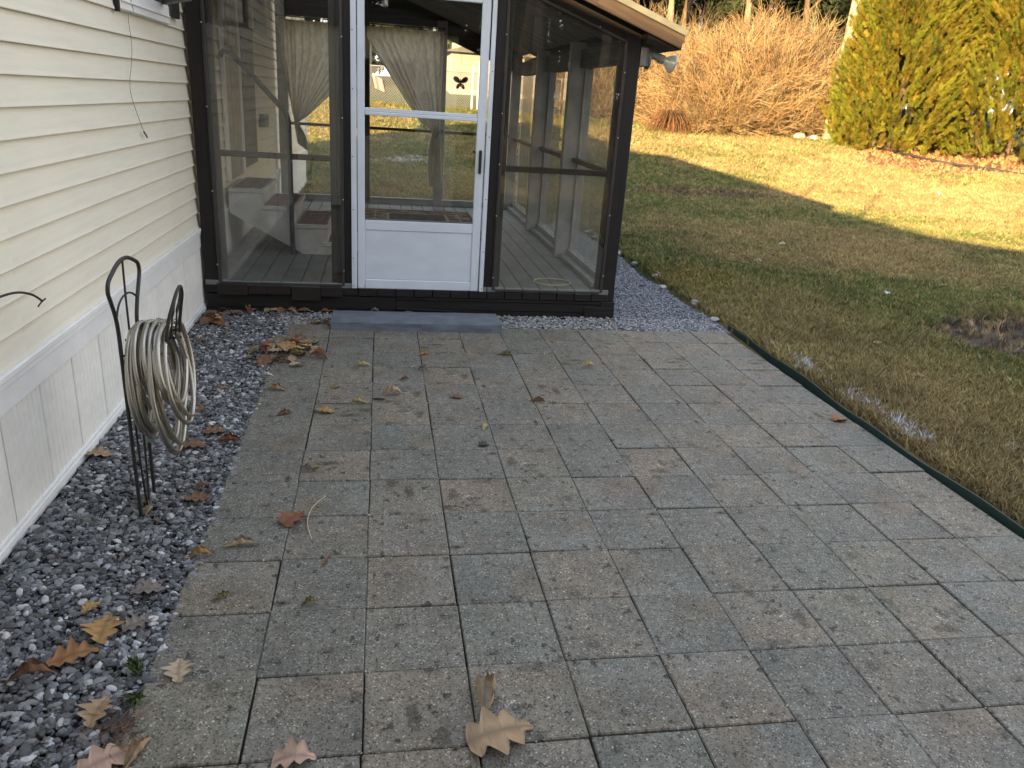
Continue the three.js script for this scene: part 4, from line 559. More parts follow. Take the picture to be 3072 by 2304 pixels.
// ================================================================ FALLEN LEAVES
const LEAVES = [
  [0.975, 3.637, 0.19, 15, "tan", "wide", "large curled tan oak leaf straddling a joint in the nearest patio row"],
  [0.95, 3.497, 0.17, 80, "pale", "roll", "long rolled pale tan leaf just beyond the large curled oak leaf"],
  [-0.252, 2.99, 0.07, 60, "gold", "oak", "small golden leaf scrap above the tall golden oak leaf on the gravel"],
  [-0.18, 3.101, 0.15, 95, "gold", "oak", "tall golden brown oak leaf standing out on the left gravel"],
  [-0.228, 3.229, 0.14, 20, "orange", "oak", "orange brown oak leaf beside the golden leaf on the gravel"],
  [-0.308, 3.302, 0.12, 10, "brown", "roll", "dark curled brown leaf nearest the skirting on the near gravel"],
  [-0.085, 3.454, 0.12, 85, "tan", "oak", "upright tan oak leaf on the near gravel by green weeds"],
  [0.054, 3.613, 0.11, 70, "tan", "roll", "tan leaf at the bottom edge where gravel meets the patio"],
  [-0.013, 3.63, 0.13, 35, "pink", "wide", "pinkish leaf at the bottom edge of the gravel"],
  [0.085, 3.312, 0.11, 100, "pale", "oak", "pale tan oak leaf lying on the third left hand paver from below"],
  [0.442, 3.67, 0.11, 0, "pink", "wide", "pale pink crumpled leaf at the bottom edge of the patio"],
  [0.318, 2.465, 0.125, 60, "rust", "wide", "flat rusty brown leaf with spread lobes left of the middle of the patio"],
  [0.148, 2.647, 0.11, 10, "pale", "roll", "pale curled leaf with a long stalk left of the rusty leaf"],
  [0.019, 2.708, 0.085, 5, "gold", "roll", "yellowish curled leaf on the left edge of the patio"],
  [-0.102, 2.914, 0.11, 15, "grey", "oak", "grey brown leaf on gravel level with the sprig on the patio"],
  [-0.086, 3.084, 0.1, 40, "grey", "oak", "dark grey leaf right of the golden oak leaf on the gravel"],
  [0.142, 2.961, 0.06, 30, "olive", "roll", "small olive leaf on the left pavers below the pale stalked leaf"],
  [0.427, 3.018, 0.06, 20, "olive", "roll", "small greenish curled leaf next to a joint crossing"],
  [-0.016, 3.515, 0.1, -15, "dark", "oak", "very dark brown leaf under the upright tan leaf on the gravel"],
  [0.084, 1.037, 0.11, -10, "tan", "roll", "curled two tone tan leaf at the left end of the fifth paver row"],
  [0.164, 1.395, 0.09, 20, "brown", "roll", "crumpled brown leaf on the left pavers below the curled two tone leaf"],
  [0.372, 1.354, 0.1, -10, "gold", "oak", "yellow tan leaf with a lobed edge in the second paver column"],
  [0.407, 0.995, 0.06, 30, "olive", "wide", "small olive green leaf in the second paver column"],
  [0.551, 0.6, 0.1, 0, "yellow", "roll", "crinkled pale yellow leaf left of the third joint line"],
  [0.942, 0.366, 0.09, 20, "gold", "roll", "golden leaf lying across a joint in front of the bluestone step"],
  [0.918, 0.677, 0.08, -40, "grey", "roll", "pale grey folded leaf below the golden leaf by the step"],
  [0.801, 0.854, 0.06, 0, "brown", "roll", "small rolled brown leaf left of the folded grey leaf"],
  [0.54, 1.215, 0.085, -15, "yellow", "roll", "bent yellow leaf left of the pale stalk in the middle rows"],
  [0.652, 1.161, 0.085, -25, "grey", "oak", "grey brown leaf touching the bent yellow leaf"],
  [0.719, 1.098, 0.13, 15, "pale", "roll", "thin pale rolled leaf with a long white stalk"],
  [1.085, 1.148, 0.08, -10, "brown", "oak", "flat reddish brown oak leaf in the fourth paver column"],
  [0.002, 0.794, 0.07, -10, "white", "roll", "white bleached leaf just below the leaf heap"],
  [0.369, 2.007, 0.045, 40, "olive", "wide", "small round olive leaf in the second paver column"],
  [0.332, 2.005, 0.04, 0, "grey", "roll", "small grey leaf touching the round olive leaf"],
  [-0.205, 1.008, 0.05, 30, "orange", "wide", "small orange leaf alone on the far gravel"],
  [-0.135, 1.612, 0.12, 10, "brown", "oak", "brown oak leaf on gravel beyond the rust coloured curled leaf"],
  [-0.055, 1.716, 0.12, -5, "rust", "roll", "rust coloured curled leaf on the edge between gravel and patio"],
  [-0.203, 1.779, 0.13, 15, "brown", "oak", "crumpled brown leaf on gravel right of the coiled hose"],
  [-0.256, 1.321, 0.06, 50, "brown", "wide", "small brown leaf on gravel between hose and patio"],
  [0.892, -0.682, 0.1, 5, "tan", "oak", "tan oak leaf behind the bluestone step"],
  [0.299, -0.694, 0.1, 20, "brown", "oak", "brown leaf against the porch base left of the bluestone step"],
  [0.611, -0.68, 0.09, -10, "grey", "roll", "grey rolled leaf behind the left half of the bluestone step"],
  [0.27, -0.319, 0.09, -60, "brown", "roll", "brown and white folded leaf at the left end of the bluestone step"],
  [0.199, -0.351, 0.1, 10, "olive", "oak", "olive leaf beside the folded leaf at the left end of the step"],
  [1.487, 0.36, 0.1, -15, "olive", "roll", "folded olive brown leaf in the sixth paver column near the step"],
  [2.004, 0.578, 0.09, 10, "yellow", "roll", "pale crinkled leaf alone on the right far pavers"],
  [1.195, 1.583, 0.075, 60, "yellow", "roll", "cream curled leaf with a fine stalk on a joint crossing"],
  [1.162, 1.787, 0.055, 0, "dark", "wide", "small slate grey leaf right below the cream curled leaf"],
  [1.548, 1.202, 0.09, -15, "brown", "roll", "grey brown leaf lying over a joint right of the centre"],
  [-0.076, 2.279, 0.1, 10, "brown", "wide", "wide brown leaf on gravel right of the hose stand feet"],
  [-0.081, 2.186, 0.06, 30, "rust", "roll", "small rust leaf above the wide brown leaf on the gravel"],
  [-0.242, 2.375, 0.07, 80, "tan", "roll", "tan curled leaf at the foot of the hose stand"],
  [-0.273, 2.294, 0.06, 120, "gold", "roll", "golden folded leaf leaning at the hose stand leg"],
  [-0.585, 1.859, 0.12, 0, "tan", "oak", "tan oak leaf on gravel close to the skirting"],
  [-0.508, 0.141, 0.07, 0, "brown", "wide", "brown leaf on the far gravel left of the leaf heap"],
  [3.277, 1.478, 0.1, 0, "orange", "wide", "orange brown leaf on the right end of the patio by the edging"],
  [0.963, 2.41, 0.1, -20, "rust", "sprig", "reddish cedar sprig lying on the middle pavers"],
  [0.469, 2.755, 0.09, 70, "rust", "sprig", "reddish cedar sprig beside the long pale stalk"],
  [4.424, 0.056, 0.13, 100, "tan", "oak", "large tan leaf standing in the grass right of the edging"],
  [4.075, -0.032, 0.1, 80, "brown", "roll", "narrow brown leaf in the grass near the far end of the edging"],
  [3.534, 1.479, 0.13, 10, "brown", "oak", "brown leaf in the frosty grass beside the edging"],
  [4.251, 0.826, 0.13, -20, "tan", "oak", "pale brown leaf in the grass right of the frosty patch"],
  [5.726, -0.543, 0.14, 70, "pale", "roll", "pale upright leaf beside the bare soil patch"],
  [5.408, -0.287, 0.12, 0, "grey", "roll", "grey leaf at the left end of the bare soil patch"],
  [4.909, 0.896, 0.13, 10, "tan", "oak", "tan leaf in the grass at the right edge below the soil patch"],
  [3.899, 1.556, 0.1, 0, "tan", "wide", "small tan leaf in the grass at lower right"],
  [3.779, -2.007, 0.16, 0, "brown", "oak", "brown leaf in the mossy grass right of the gravel strip"],
  [4.013, -1.904, 0.14, 0, "olive", "roll", "olive leaf right of the brown leaf in the mossy grass"],
  [3.923, -4.724, 0.16, 0, "brown", "wide", "brown leaf in the grass next to the porch corner"],
  [6.644, -2.097, 0.12, 0, "pale", "wide", "pale leaf on the green grass in the middle of the lawn"],
  [5.668, -1.615, 0.12, 0, "white", "wide", "whitish leaf on the green grass left of the middle of the lawn"],
  [4.99, -3.117, 0.16, 0, "pale", "roll", "pale curled leaf on a dark stick in the shaded lawn"],
  [5.975, -4.433, 0.13, 0, "white", "roll", "whitish leaf in the far shaded lawn"],
  [12.704, -10.359, 0.2, 60, "white", "roll", "bright pale leaf on the sunlit lawn"],
  [4.011, 1.966, 0.12, 0, "grey", "oak", "grey brown leaf at the right edge near the edging"],
];
{
  const outline = { oak: (t) => Math.pow(Math.sin(Math.PI * Math.pow(t, 0.85)), 0.75) * (0.36 + 0.64 * Math.pow(1 - Math.abs(2 * ((t * 4.2 + 0.35) % 1) - 1), 0.8)) * 0.40, wide: (t) => Math.pow(Math.sin(Math.PI * Math.pow(t, 0.7)), 0.6) * (0.40 + 0.60 * Math.pow(1 - Math.abs(2 * ((t * 3.3 + 0.2) % 1) - 1), 0.8)) * 0.5, roll: (t) => Math.pow(Math.sin(Math.PI * t), 0.8) * (0.86 + 0.14 * Math.sin(t * 26)) * 0.27, sprig: (t) => 0.02 + 0.1 * Math.abs(Math.sin(t * Math.PI * 7)) * (1 - t) };
  function leafGeo(shape, seed) {
    const r = RNG(seed), n = 34, m = 3, curl = (shape === 'roll' ? 1.9 : shape === 'sprig' ? 0.5 : 0.26) * (0.7 + r() * 0.6), twist = (r() - .5) * (shape === 'roll' ? 2.2 : 0.9), arch = 0.05 + r() * 0.13, ph = r() * 6, pos = [], col = [], idx = [];
    const asL = 0.85 + r() * .3, asR = 0.85 + r() * .3;
    for (let i = 0; i <= n; i++) { const t = i / n, w = outline[shape](Math.min(0.999, Math.max(0.001, t))), w2 = outline[shape](Math.min(0.999, Math.max(0.001, t * 0.96 + 0.035))), y0 = arch * Math.sin(Math.PI * t) + 0.03 * Math.sin(t * 5 + ph), tw = twist * (t - .5);
      for (let k = -m; k <= m; k++) { const s = k / m, ww = (s < 0 ? w : w2) * Math.abs(s) * (s < 0 ? asL : asR) * (1 + 0.1 * Math.sin(t * 9 + k)); const an = curl * s * s * 0.9 * Math.sign(s || 1) * 0.8; let lx = Math.sign(s) * ww * Math.cos(an * s * 0.8), ly = ww * Math.abs(Math.sin(Math.abs(an))) + 0.014 * Math.sin(t * 21 + k * 2 + ph) * Math.abs(s); const c = Math.cos(tw), q = Math.sin(tw); pos.push(t - 0.5, y0 + lx * q + ly * c, lx * c - ly * q); const v = (k === 0 ? 0.62 : 1 - 0.16 * (Math.abs(Math.sin(t * 13.5 - Math.abs(s) * 2.2)) < 0.18 ? 1.4 : 0)) * (0.84 + 0.3 * vnoise(t * 7 + seed, s * 3, seed)); const e = Math.abs(s) > 0.9 ? 0.85 : 1; col.push(v * e, v * e * 0.98, v * e * 0.95); }
      if (i) for (let k = 0; k < 2 * m; k++) { const a = (i - 1) * (2 * m + 1) + k; idx.push(a, a + 1, a + 2 * m + 1, a + 1, a + 2 * m + 2, a + 2 * m + 1); } }
    // stalk
    const b = pos.length / 3, y = 0.0; for (let i = 0; i <= 3; i++) for (let k = 0; k < 3; k++) { const an = k * 2.09; pos.push(-0.5 - i * 0.07, y + 0.01 * i * (r() - .3) + 0.007 * Math.cos(an), 0.02 * i * (r() - .5) + 0.007 * Math.sin(an)); col.push(.6, .56, .5); } for (let i = 0; i < 3; i++) for (let k = 0; k < 3; k++) { const q = b + i * 3 + k, w = b + i * 3 + (k + 1) % 3; idx.push(q, w, q + 3, w, w + 3, q + 3); }
    let mn = 9; for (let i = 1; i < pos.length; i += 3) mn = Math.min(mn, pos[i]); for (let i = 1; i < pos.length; i += 3) pos[i] -= mn;
    const g = new THREE.BufferGeometry(); g.setAttribute('position', new THREE.Float32BufferAttribute(pos, 3)); g.setAttribute('color', new THREE.Float32BufferAttribute(col, 3)); g.setIndex(idx); g.computeVertexNormals(); return g;
  }
  const shapes = {}; for (const s of ['oak', 'wide', 'roll', 'sprig']) shapes[s] = [0, 1, 2, 3].map((k) => leafGeo(s, 300 + k * 13 + s.length * 7 + s.charCodeAt(0)));
  const tint = { tan: [0.33, 0.225, 0.13], pale: [0.40, 0.31, 0.21], gold: [0.36, 0.21, 0.07], orange: [0.27, 0.13, 0.05], brown: [0.17, 0.088, 0.045], rust: [0.19, 0.075, 0.033], grey: [0.18, 0.15, 0.125], dark: [0.05, 0.04, 0.036], olive: [0.17, 0.14, 0.06], yellow: [0.50, 0.40, 0.19], pink: [0.42, 0.28, 0.21], white: [0.62, 0.60, 0.55] };
  const lm = {}; for (const k in tint) lm[k] = new THREE.MeshPhysicalMaterial({ color: lin(...tint[k]), vertexColors: true, roughness: 0.75, metalness: 0 });
  const top = (x, z) => (x > 0.0 && x < 3.36 && z > -0.3 ? 0.002 : x > 3.42 ? groundY(x, z) + 0.02 : 0.0);
  LEAVES.forEach(([x, z, len, rot, t, s, label], i) => { const m = mesh(s === 'sprig' ? 'cedar_sprig' : 'fallen_leaf', shapes[s][i % 4], lm[t]); m.scale.set(len, len, len); const lawn = x > 3.42; m.position.set(x, top(x, z) + (lawn ? 0.012 : 0), z); m.rotation.y = rot * Math.PI / 180; tag(m, label, s === 'sprig' ? 'sprig' : 'leaf', 'fallen leaves'); });
  const heap = (n, seed, label, group, f) => { const r = RNG(seed), ks = ['brown', 'tan', 'gold', 'rust', 'brown', 'olive', 'pale', 'orange', 'grey']; for (let i = 0; i < n; i++) { const [x, z, y] = f(r); const s = ['oak', 'roll', 'wide', 'oak'][Math.floor(r() * 4)]; const m = mesh('fallen_leaf', shapes[s][Math.floor(r() * 4)], lm[ks[Math.floor(r() * ks.length)]]); const l = 0.07 + r() * 0.055; m.scale.set(l, l, l); m.position.set(x, top(x, z) + y, z); m.rotation.set((r() - .5) * 0.7, r() * 6.28, (r() - .5) * 0.7); tag(m, label, 'leaf', group); } };
  heap(46, 5, 'dead oak leaf in the heap where gravel meets the far left pavers', 'leaf heap at the far left of the patio', (r) => { const a = r() * 6.28, d = Math.sqrt(r()); return [0.07 + Math.cos(a) * d * 0.24, 0.36 + Math.sin(a) * d * 0.30, 0.004 + (1 - d) * 0.05 * r()]; });
  heap(16, 8, 'dead brown leaf in the drift in the corner of house and porch', 'leaf drift in the porch corner', (r) => [-0.58 + r() * 0.2, -0.60 + r() * 0.36, 0.004 + r() * 0.03]);
  heap(9, 12, 'dry leaf lying along the porch base left of the step', 'leaves along the porch base', (r) => [-0.36 + r() * 0.6, -0.655 + r() * 0.06, 0.004]);
  // small green weeds and a tuft of dry pine needles where gravel meets patio
  [[-0.035, 3.30, 'small green weed at the near gravel edge beside the dark leaf'], [0.0, 3.43, 'second green weed at the near gravel edge by the bottom corner']].forEach(([x, z, label], k) => { const w = thing('weed', label, 'plant', [x, -0.01, z], 'weeds'); const r = RNG(40 + k); for (let i = 0; i < 9; i++) { const a = r() * 6.28, m = mesh('leaf', shapes.roll[i % 4], std(lin(0.06, 0.085, 0.025), 0.7), w); const l = 0.03 + r() * .03; m.scale.set(l, l, l); m.position.set(Math.cos(a) * .018, 0.012 + r() * .012, Math.sin(a) * .018); m.rotation.set((r() - .5) * .6, -a, 0.5 + r() * .4); } });
  { const r = RNG(51), parts = []; for (let i = 0; i < 60; i++) { const a = r() * 6.28, l = 0.03 + r() * .05, x = (r() - .5) * .12, z = (r() - .5) * .16; parts.push(taper([V3(x, 0.004 + r() * .012, z), V3(x + Math.cos(a) * l, 0.006 + r() * .02, z + Math.sin(a) * l)], [0.0009, 0.0005], 3)); } const t = thing('needle_litter', 'reddish dry pine needles at the bottom left between gravel and patio', 'litter', [-0.02, 0.002, 3.52]); mesh('needles', fromParts(parts), std(lin(0.24, 0.12, 0.055), 0.9), t); }
  // pale bent stalk and a few sticks
  const stick = (name, label, pts, rad, mat) => tag(mesh(name, tube(pts, rad, 24, 5), mat), label, 'twig');
  stick('grass_stalk', 'long pale bent grass stalk on the left pavers', [[0.40, 0.004, 2.62], [0.375, 0.008, 2.50], [0.385, 0.006, 2.38], [0.43, 0.004, 2.28]], 0.0018, std(lin(0.5, 0.42, 0.26), 0.8));
  stick('stick', 'thin dark stick lying in the shaded grass beyond the gravel strip', [[4.5, 0.03, -3.3], [4.7, 0.045, -3.05], [4.82, 0.04, -2.95], [5.0, 0.03, -2.98]], 0.007, MAT.bark);
}

// ================================================================ TREES, BUSHES, NEIGHBOURS
// flat fan of scale leaves, pointing along +y, about one unit long
function sprayGeo(seed, pairs = 7, w = 0.05) {
  const r = RNG(seed), pos = [];
  const leaf = (x, y, z, a, l, ww, tz) => { const dx = Math.sin(a), dy = Math.cos(a), nx = dy * ww, ny = -dx * ww; const M = [x + dx * l * .45, y + dy * l * .45], E = [x + dx * l, y + dy * l]; const zz = z + tz * l; pos.push(x, y, z, M[0] + nx, M[1] + ny, z + tz * l * .4, E[0], E[1], zz, x, y, z, E[0], E[1], zz, M[0] - nx, M[1] - ny, z + tz * l * .4); };
  leaf(0, 0, 0, 0, 1, w * .7, -0.12);
  for (let k = 0; k < pairs; k++) { const y = 0.12 + 0.78 * k / pairs, l = (0.50 - 0.30 * k / pairs) * (0.8 + r() * .4); for (const s of [-1, 1]) leaf(0, y + r() * .05, -0.1 * y, s * (0.65 + r() * .3), l, w * (0.8 + r() * .5), (r() - .6) * 0.5); }
  const g = new THREE.BufferGeometry(); g.setAttribute('position', new THREE.Float32BufferAttribute(pos, 3)); g.computeVertexNormals(); return g;
}
const sprays = [sprayGeo(1), sprayGeo(2), sprayGeo(3)], fine = [sprayGeo(11, 9, 0.03), sprayGeo(12, 9, 0.03), sprayGeo(13, 9, 0.03)];
const UP = V3(0, 1, 0);
// feathery tongue of small sprays, about one unit long along +y
function plumeGeo(seed) {
  const r = RNG(seed), gs = [];
  for (let k = 0; k < 30; k++) {
    const t = r(), dir = V3(0, 1, 0).add(V3((r() - .5) * 1.5, (r() - .5) * 1.1, (r() - .5) * 1.5).multiplyScalar(1.1 - 0.7 * t)).normalize();
    const q = new THREE.Quaternion().setFromUnitVectors(UP, dir).multiply(EQ(0, r() * 6.28, 0)), s = (0.17 + r() * 0.18) * (1.15 - 0.4 * t), v = 0.75 + 0.5 * r();
    const g = fine[k % 3].clone().applyMatrix4(M4(V3(0, t, 0), q, V3(s * 1.1, s, s))), n = g.attributes.position.count, c = new Float32Array(n * 3).fill(v);
    g.setAttribute('color', new THREE.BufferAttribute(c, 3)); gs.push(g);
  }
  return mergeGeometries(gs);
}
const plumes = [1, 2, 3, 4].map((k) => plumeGeo(700 + k));
function arborvitae(x, z, R, H, n, seed, label) {
  const y = groundY(x, z) - 0.05, t = thing('arborvitae', label, 'tree', [x, y, z], 'golden arborvitae row');
  const r = RNG(seed), L = [[], [], [], []], base = new THREE.Color();
  mesh('trunk', fromParts([taper([V3(0, 0, 0), V3(0.03, H * .4, 0.02), V3(0, H * .92, 0)], [0.13, 0.08, 0.015], 7)]), MAT.bark, t);
  for (let i = 0; i < n; i++) { // plumes lean out and up
    const h = Math.pow(r(), 0.8), a = r() * 6.283, yy = h * H;
    const prof = h < 0.10 ? 0.86 + h / 0.10 * 0.14 : Math.pow(1 - (h - 0.10) / 0.90, 0.60); // wide foot, rounded taper
    const lump = 0.84 + 0.30 * fbm(a * 2.2 + Math.cos(a) * 2, yy * 1.1 + Math.sin(a) * 2, seed, 3);
    const rad = R * prof * lump * (1 - 0.5 * r() * r()) - 0.14;
    const ax = V3(Math.cos(a) * 0.75, 1, Math.sin(a) * 0.75).add(V3((r() - .5) * 0.9, (r() - .5) * .4, (r() - .5) * 0.9)).normalize();
    const q = new THREE.Quaternion().setFromUnitVectors(UP, ax).multiply(EQ(0, r() * 6.28, 0)), len = 0.34 + r() * 0.42, v = 0.7 + 0.6 * r(), gr = r();
    base.setRGB((0.105 + 0.05 * (1 - gr)) * v, (0.112 + 0.014 * gr) * v, 0.011 * v);
    L[i % 4].push({ m: M4(V3(Math.cos(a) * rad, yy - 0.05, Math.sin(a) * rad), q, V3(len * .85, len, len * .85)), c: base.clone() });
  }
  const mt = new THREE.MeshPhysicalMaterial({ color: 0xffffff, vertexColors: true, roughness: 0.75, transmission: 0.12, thickness: 0, ior: 1.3 });
  L.forEach((l, k) => instances('foliage', plumes[k], mt, l, t));
}
arborvitae(15.75, -16.9, 1.9, 8.2, 5200, 3, 'golden arborvitae with its left flank towards the tan bush');
arborvitae(18.4, -15.4, 2.1, 8.6, 5600, 9, 'golden arborvitae at the right edge of the picture');

// twig bundles: thin curved three sided stems
function twigGeo(seed, n = 8) {
  const r = RNG(seed), parts = [];
  for (let k = 0; k < n; k++) { const a = r() * 6.283, sp_ = 0.15 + r() * 0.55; let p = V3((r() - .5) * .2, r() * .1, (r() - .5) * .2), d = V3(Math.cos(a) * sp_, 1, Math.sin(a) * sp_).normalize(); const P = [p.clone()], len = 0.7 + r() * .6; for (let i = 0; i < 4; i++) { d.add(V3((r() - .5) * .55, -0.06 * i, (r() - .5) * .55)).normalize(); p = p.clone().addScaledVector(d, len / 4); P.push(p.clone()); if (i && r() < 0.85) { const e = d.clone().add(V3((r() - .5) * 1.9, (r() - .3) * .9, (r() - .5) * 1.9)).normalize(), l = 0.18 + r() * .28; parts.push(taper([p.clone(), p.clone().addScaledVector(e, l * .5), p.clone().addScaledVector(e, l).add(V3((r() - .5) * .08, (r() - .5) * .08, (r() - .5) * .08))], [0.0062, 0.005, 0.003], 3)); } } parts.push(taper(P, [0.011, 0.0095, 0.008, 0.0065, 0.0045], 3)); }
  return fromParts(parts);
}
const twigs = [twigGeo(1), twigGeo(2), twigGeo(3)];
function bush(name, label, cat, x, z, rx, rz, H, n, seed, tone, group, k0 = 0.55) {
  const y = groundY(x, z) - 0.03, t = thing(name, label, cat, [x, y, z], group), r = RNG(seed), parts = [];
  for (let k = 0; k < 26; k++) { const a = r() * 6.283, d = 0.3 + r() * .6, b = V3(Math.cos(a) * rx * .25 * r(), 0, Math.sin(a) * rz * .25 * r()), e = V3(Math.cos(a) * rx * d, H * (0.55 + 0.4 * r()) * Math.sqrt(1 - d * d * .6), Math.sin(a) * rz * d); parts.push(taper([b, V3(b.x * .7 + e.x * .3, e.y * .45, b.z * .7 + e.z * .3), V3(b.x * .3 + e.x * .7, e.y * .8, b.z * .3 + e.z * .7), e], [0.03, 0.024, 0.017, 0.008], 4)); }
  mesh('stems', fromParts(parts), MAT.barkPale, t);
  const L = [[], [], []], c = new THREE.Color();
  for (let i = 0; i < n; i++) { const a = r() * 6.283, d = Math.sqrt(r()), hh = Math.pow(r(), 0.9); const px = Math.cos(a) * d * rx, pz = Math.sin(a) * d * rz; const topH = H * Math.sqrt(Math.max(0.05, 1 - d * d * 0.85)) * (0.85 + 0.3 * fbm(px * 1.1 + x, pz * 1.1, seed, 3)); const py = Math.max(0.0, hh * topH - 0.75); const out = V3(px / rx * 0.8 + (r() - .5) * 2.4, 0.3 + hh * 0.75 + (r() - .5) * 1.3, pz / rz * 0.8 + (r() - .5) * 2.4).normalize(); const q = new THREE.Quaternion().setFromUnitVectors(UP, out).multiply(EQ(0, r() * 6.28, 0)); const s = 0.55 + r() * .45, v = r() < 0.3 ? 0.22 + r() * .3 : 0.6 + r() * .75, w = r(); c.setRGB(tone[0] * v, tone[1] * v * (0.85 + .25 * w), tone[2] * v * (0.7 + .5 * w)); L[i % 3].push({ m: M4(V3(px, py, pz), q, V3(s, s, s)), c: c.clone() }); }
  const mt = std(0xffffff, 0.85); L.forEach((l, k) => instances('twigs', twigs[k], mt, l, t)); return t;
}
bush('bare_bush', 'huge dense tan leafless bush beyond the sunlit lawn', 'bush', 13.1, -21.5, 3.0, 2.5, 3.75, 2600, 4, [0.36, 0.25, 0.13], 'tan bushes behind the lawn');
bush('bare_bush', 'lower tan leafless bush beside the porch roof corner', 'bush', 9.4, -24.8, 2.7, 2.0, 3.2, 1300, 6, [0.36, 0.26, 0.14], 'tan bushes behind the lawn');
bush('bare_bush', 'slim tan leafless bush beside the pale leaning trunk', 'bush', 15.3, -21.6, 1.5, 1.4, 4.0, 420, 8, [0.34, 0.26, 0.14], 'tan bushes behind the lawn');
bush('bare_bush', 'tall loose tan thicket rising behind the huge bush', 'bush', 11.5, -27.5, 6.5, 2.0, 4.2, 500, 10, [0.30, 0.22, 0.13], 'tan bushes behind the lawn');

function bareTree(x, z, H, seed, label, group, mat = MAT.barkPale, lean = [0, 0], depth = 4) {
  const r = RNG(seed), trunk = [], crown = [], y = groundY(x, z) - 0.1;
  const t = thing('bare_tree', label, 'tree', [x, y, z], group);
  const grow = (p, d, len, rad, lv) => { const P = [p.clone()], Rr = [rad]; const n = lv ? 3 : 7; for (let i = 1; i <= n; i++) { d = d.clone().add(V3((r() - .5) * (lv ? .55 : .10), lv > 1 ? 0.04 : 0.03, (r() - .5) * (lv ? .55 : .10))).normalize(); p = p.clone().addScaledVector(d, len / n); P.push(p.clone()); Rr.push(rad * (1 - 0.75 * i / n)); if (lv < depth && (lv || i > 2)) { const m = lv ? 1 : 2; for (let k = 0; k < m; k++) { const a = r() * 6.283, s = 0.6 + r() * .8; const e = d.clone().add(V3(Math.cos(a) * s, 0.15 + (r() - .4) * .5, Math.sin(a) * s)).normalize(); grow(p.clone(), e, len * (lv ? 0.62 : 0.42) * (0.7 + r() * .5), Rr[i] * 0.62, lv + 1); } } } (lv ? crown : trunk).push(taper(P, Rr.map((v) => Math.max(v, 0.007)), lv ? 4 : 8)); };
  grow(V3(0, 0, 0), V3(lean[0], 1, lean[1]).normalize(), H, H * 0.016 + 0.03, 0);
  mesh('trunk', fromParts(trunk), mat, t); mesh('crown', fromParts(crown), mat, t); return t;
}
// pale leaning trunk between bush and arborvitae
bareTree(14.85, -18.9, 11, 21, 'pale leaning tree trunk between tan bush and arborvitae', 'bare trees', std(lin(0.60, 0.55, 0.46), 0.9, { map: rep(T.bark, 1, 1) }), [0.045, 0.0], 3);
const woods = [[8.6, -27.0, 9], [9.9, -29.5, 10], [11.0, -31.0, 11], [13.2, -30.0, 10], [14.4, -32.5, 12], [16.4, -29.5, 10], [17.6, -26.5, 9], [7.2, -31, 10]];
const wl = ['nearest the porch roof corner', 'second from the porch roof', 'third from the porch roof', 'behind the left half of the huge bush', 'behind the middle of the huge bush', 'behind the right half of the huge bush', 'right behind the pale leaning trunk', 'hidden mostly by the porch roof'];
woods.forEach(([x, z, H], i) => bareTree(x, z, H, 60 + i, `bare woodland tree ${wl[i]}`, 'bare trees', i % 2 ? MAT.barkPale : MAT.bark));

function conifer(x, z, R, H, n, seed, label, tone = [0.030, 0.042, 0.016]) {
  const y = groundY(x, z) - 0.1, t = thing('evergreen', label, 'tree', [x, y, z], 'dark evergreens'), r = RNG(seed), L = [[], [], []], c = new THREE.Color();
  mesh('trunk', fromParts([taper([V3(0, 0, 0), V3(0.05, H * .5, 0), V3(0, H, 0)], [0.22, 0.14, 0.02], 7)]), MAT.bark, t);
  for (let i = 0; i < n; i++) { const h = Math.pow(r(), 0.75), a = r() * 6.283, lay = 0.7 + 0.3 * Math.sin(h * 34 + Math.sin(a * 3 + seed) * 2); const rad = R * (1.04 - h) * lay * Math.sqrt(0.12 + 0.88 * r()); const out = V3(Math.cos(a), -0.15 + (r() - .5) * .7, Math.sin(a)).normalize(); const q = new THREE.Quaternion().setFromUnitVectors(UP, out).multiply(EQ(0, r() * 6.28, 0)); const s = 0.65 + r() * .6, v = 0.6 + r() * .9; c.setRGB(tone[0] * v, tone[1] * v, tone[2] * v); L[i % 3].push({ m: M4(V3(Math.cos(a) * rad, 0.6 + h * (H - .6), Math.sin(a) * rad), q, V3(s, s, s)), c: c.clone() }); }
  const mt = std(0xffffff, 0.8); L.forEach((l, k) => instances('foliage', sprays[k], mt, l, t));
}
[[7.0, -34.5], [10.2, -35.5], [13.2, -36.5], [16.4, -36], [19.8, -34], [22.5, -30.5], [3.4, -44], [-3, -45], [-9, -44]].forEach(([x, z], i) => conifer(x, z, 3.6, 13, 5200, 80 + i, 'dark evergreen ' + ['above the porch roof corner', 'behind the left end of the tan bushes', 'behind the tan bushes in the middle', 'behind the pale leaning trunk', 'behind the golden arborvitae', 'right behind the rightmost arborvitae', 'behind the white neighbour house', 'behind the white neighbour trailer', 'left behind the white neighbour trailer'][i]));

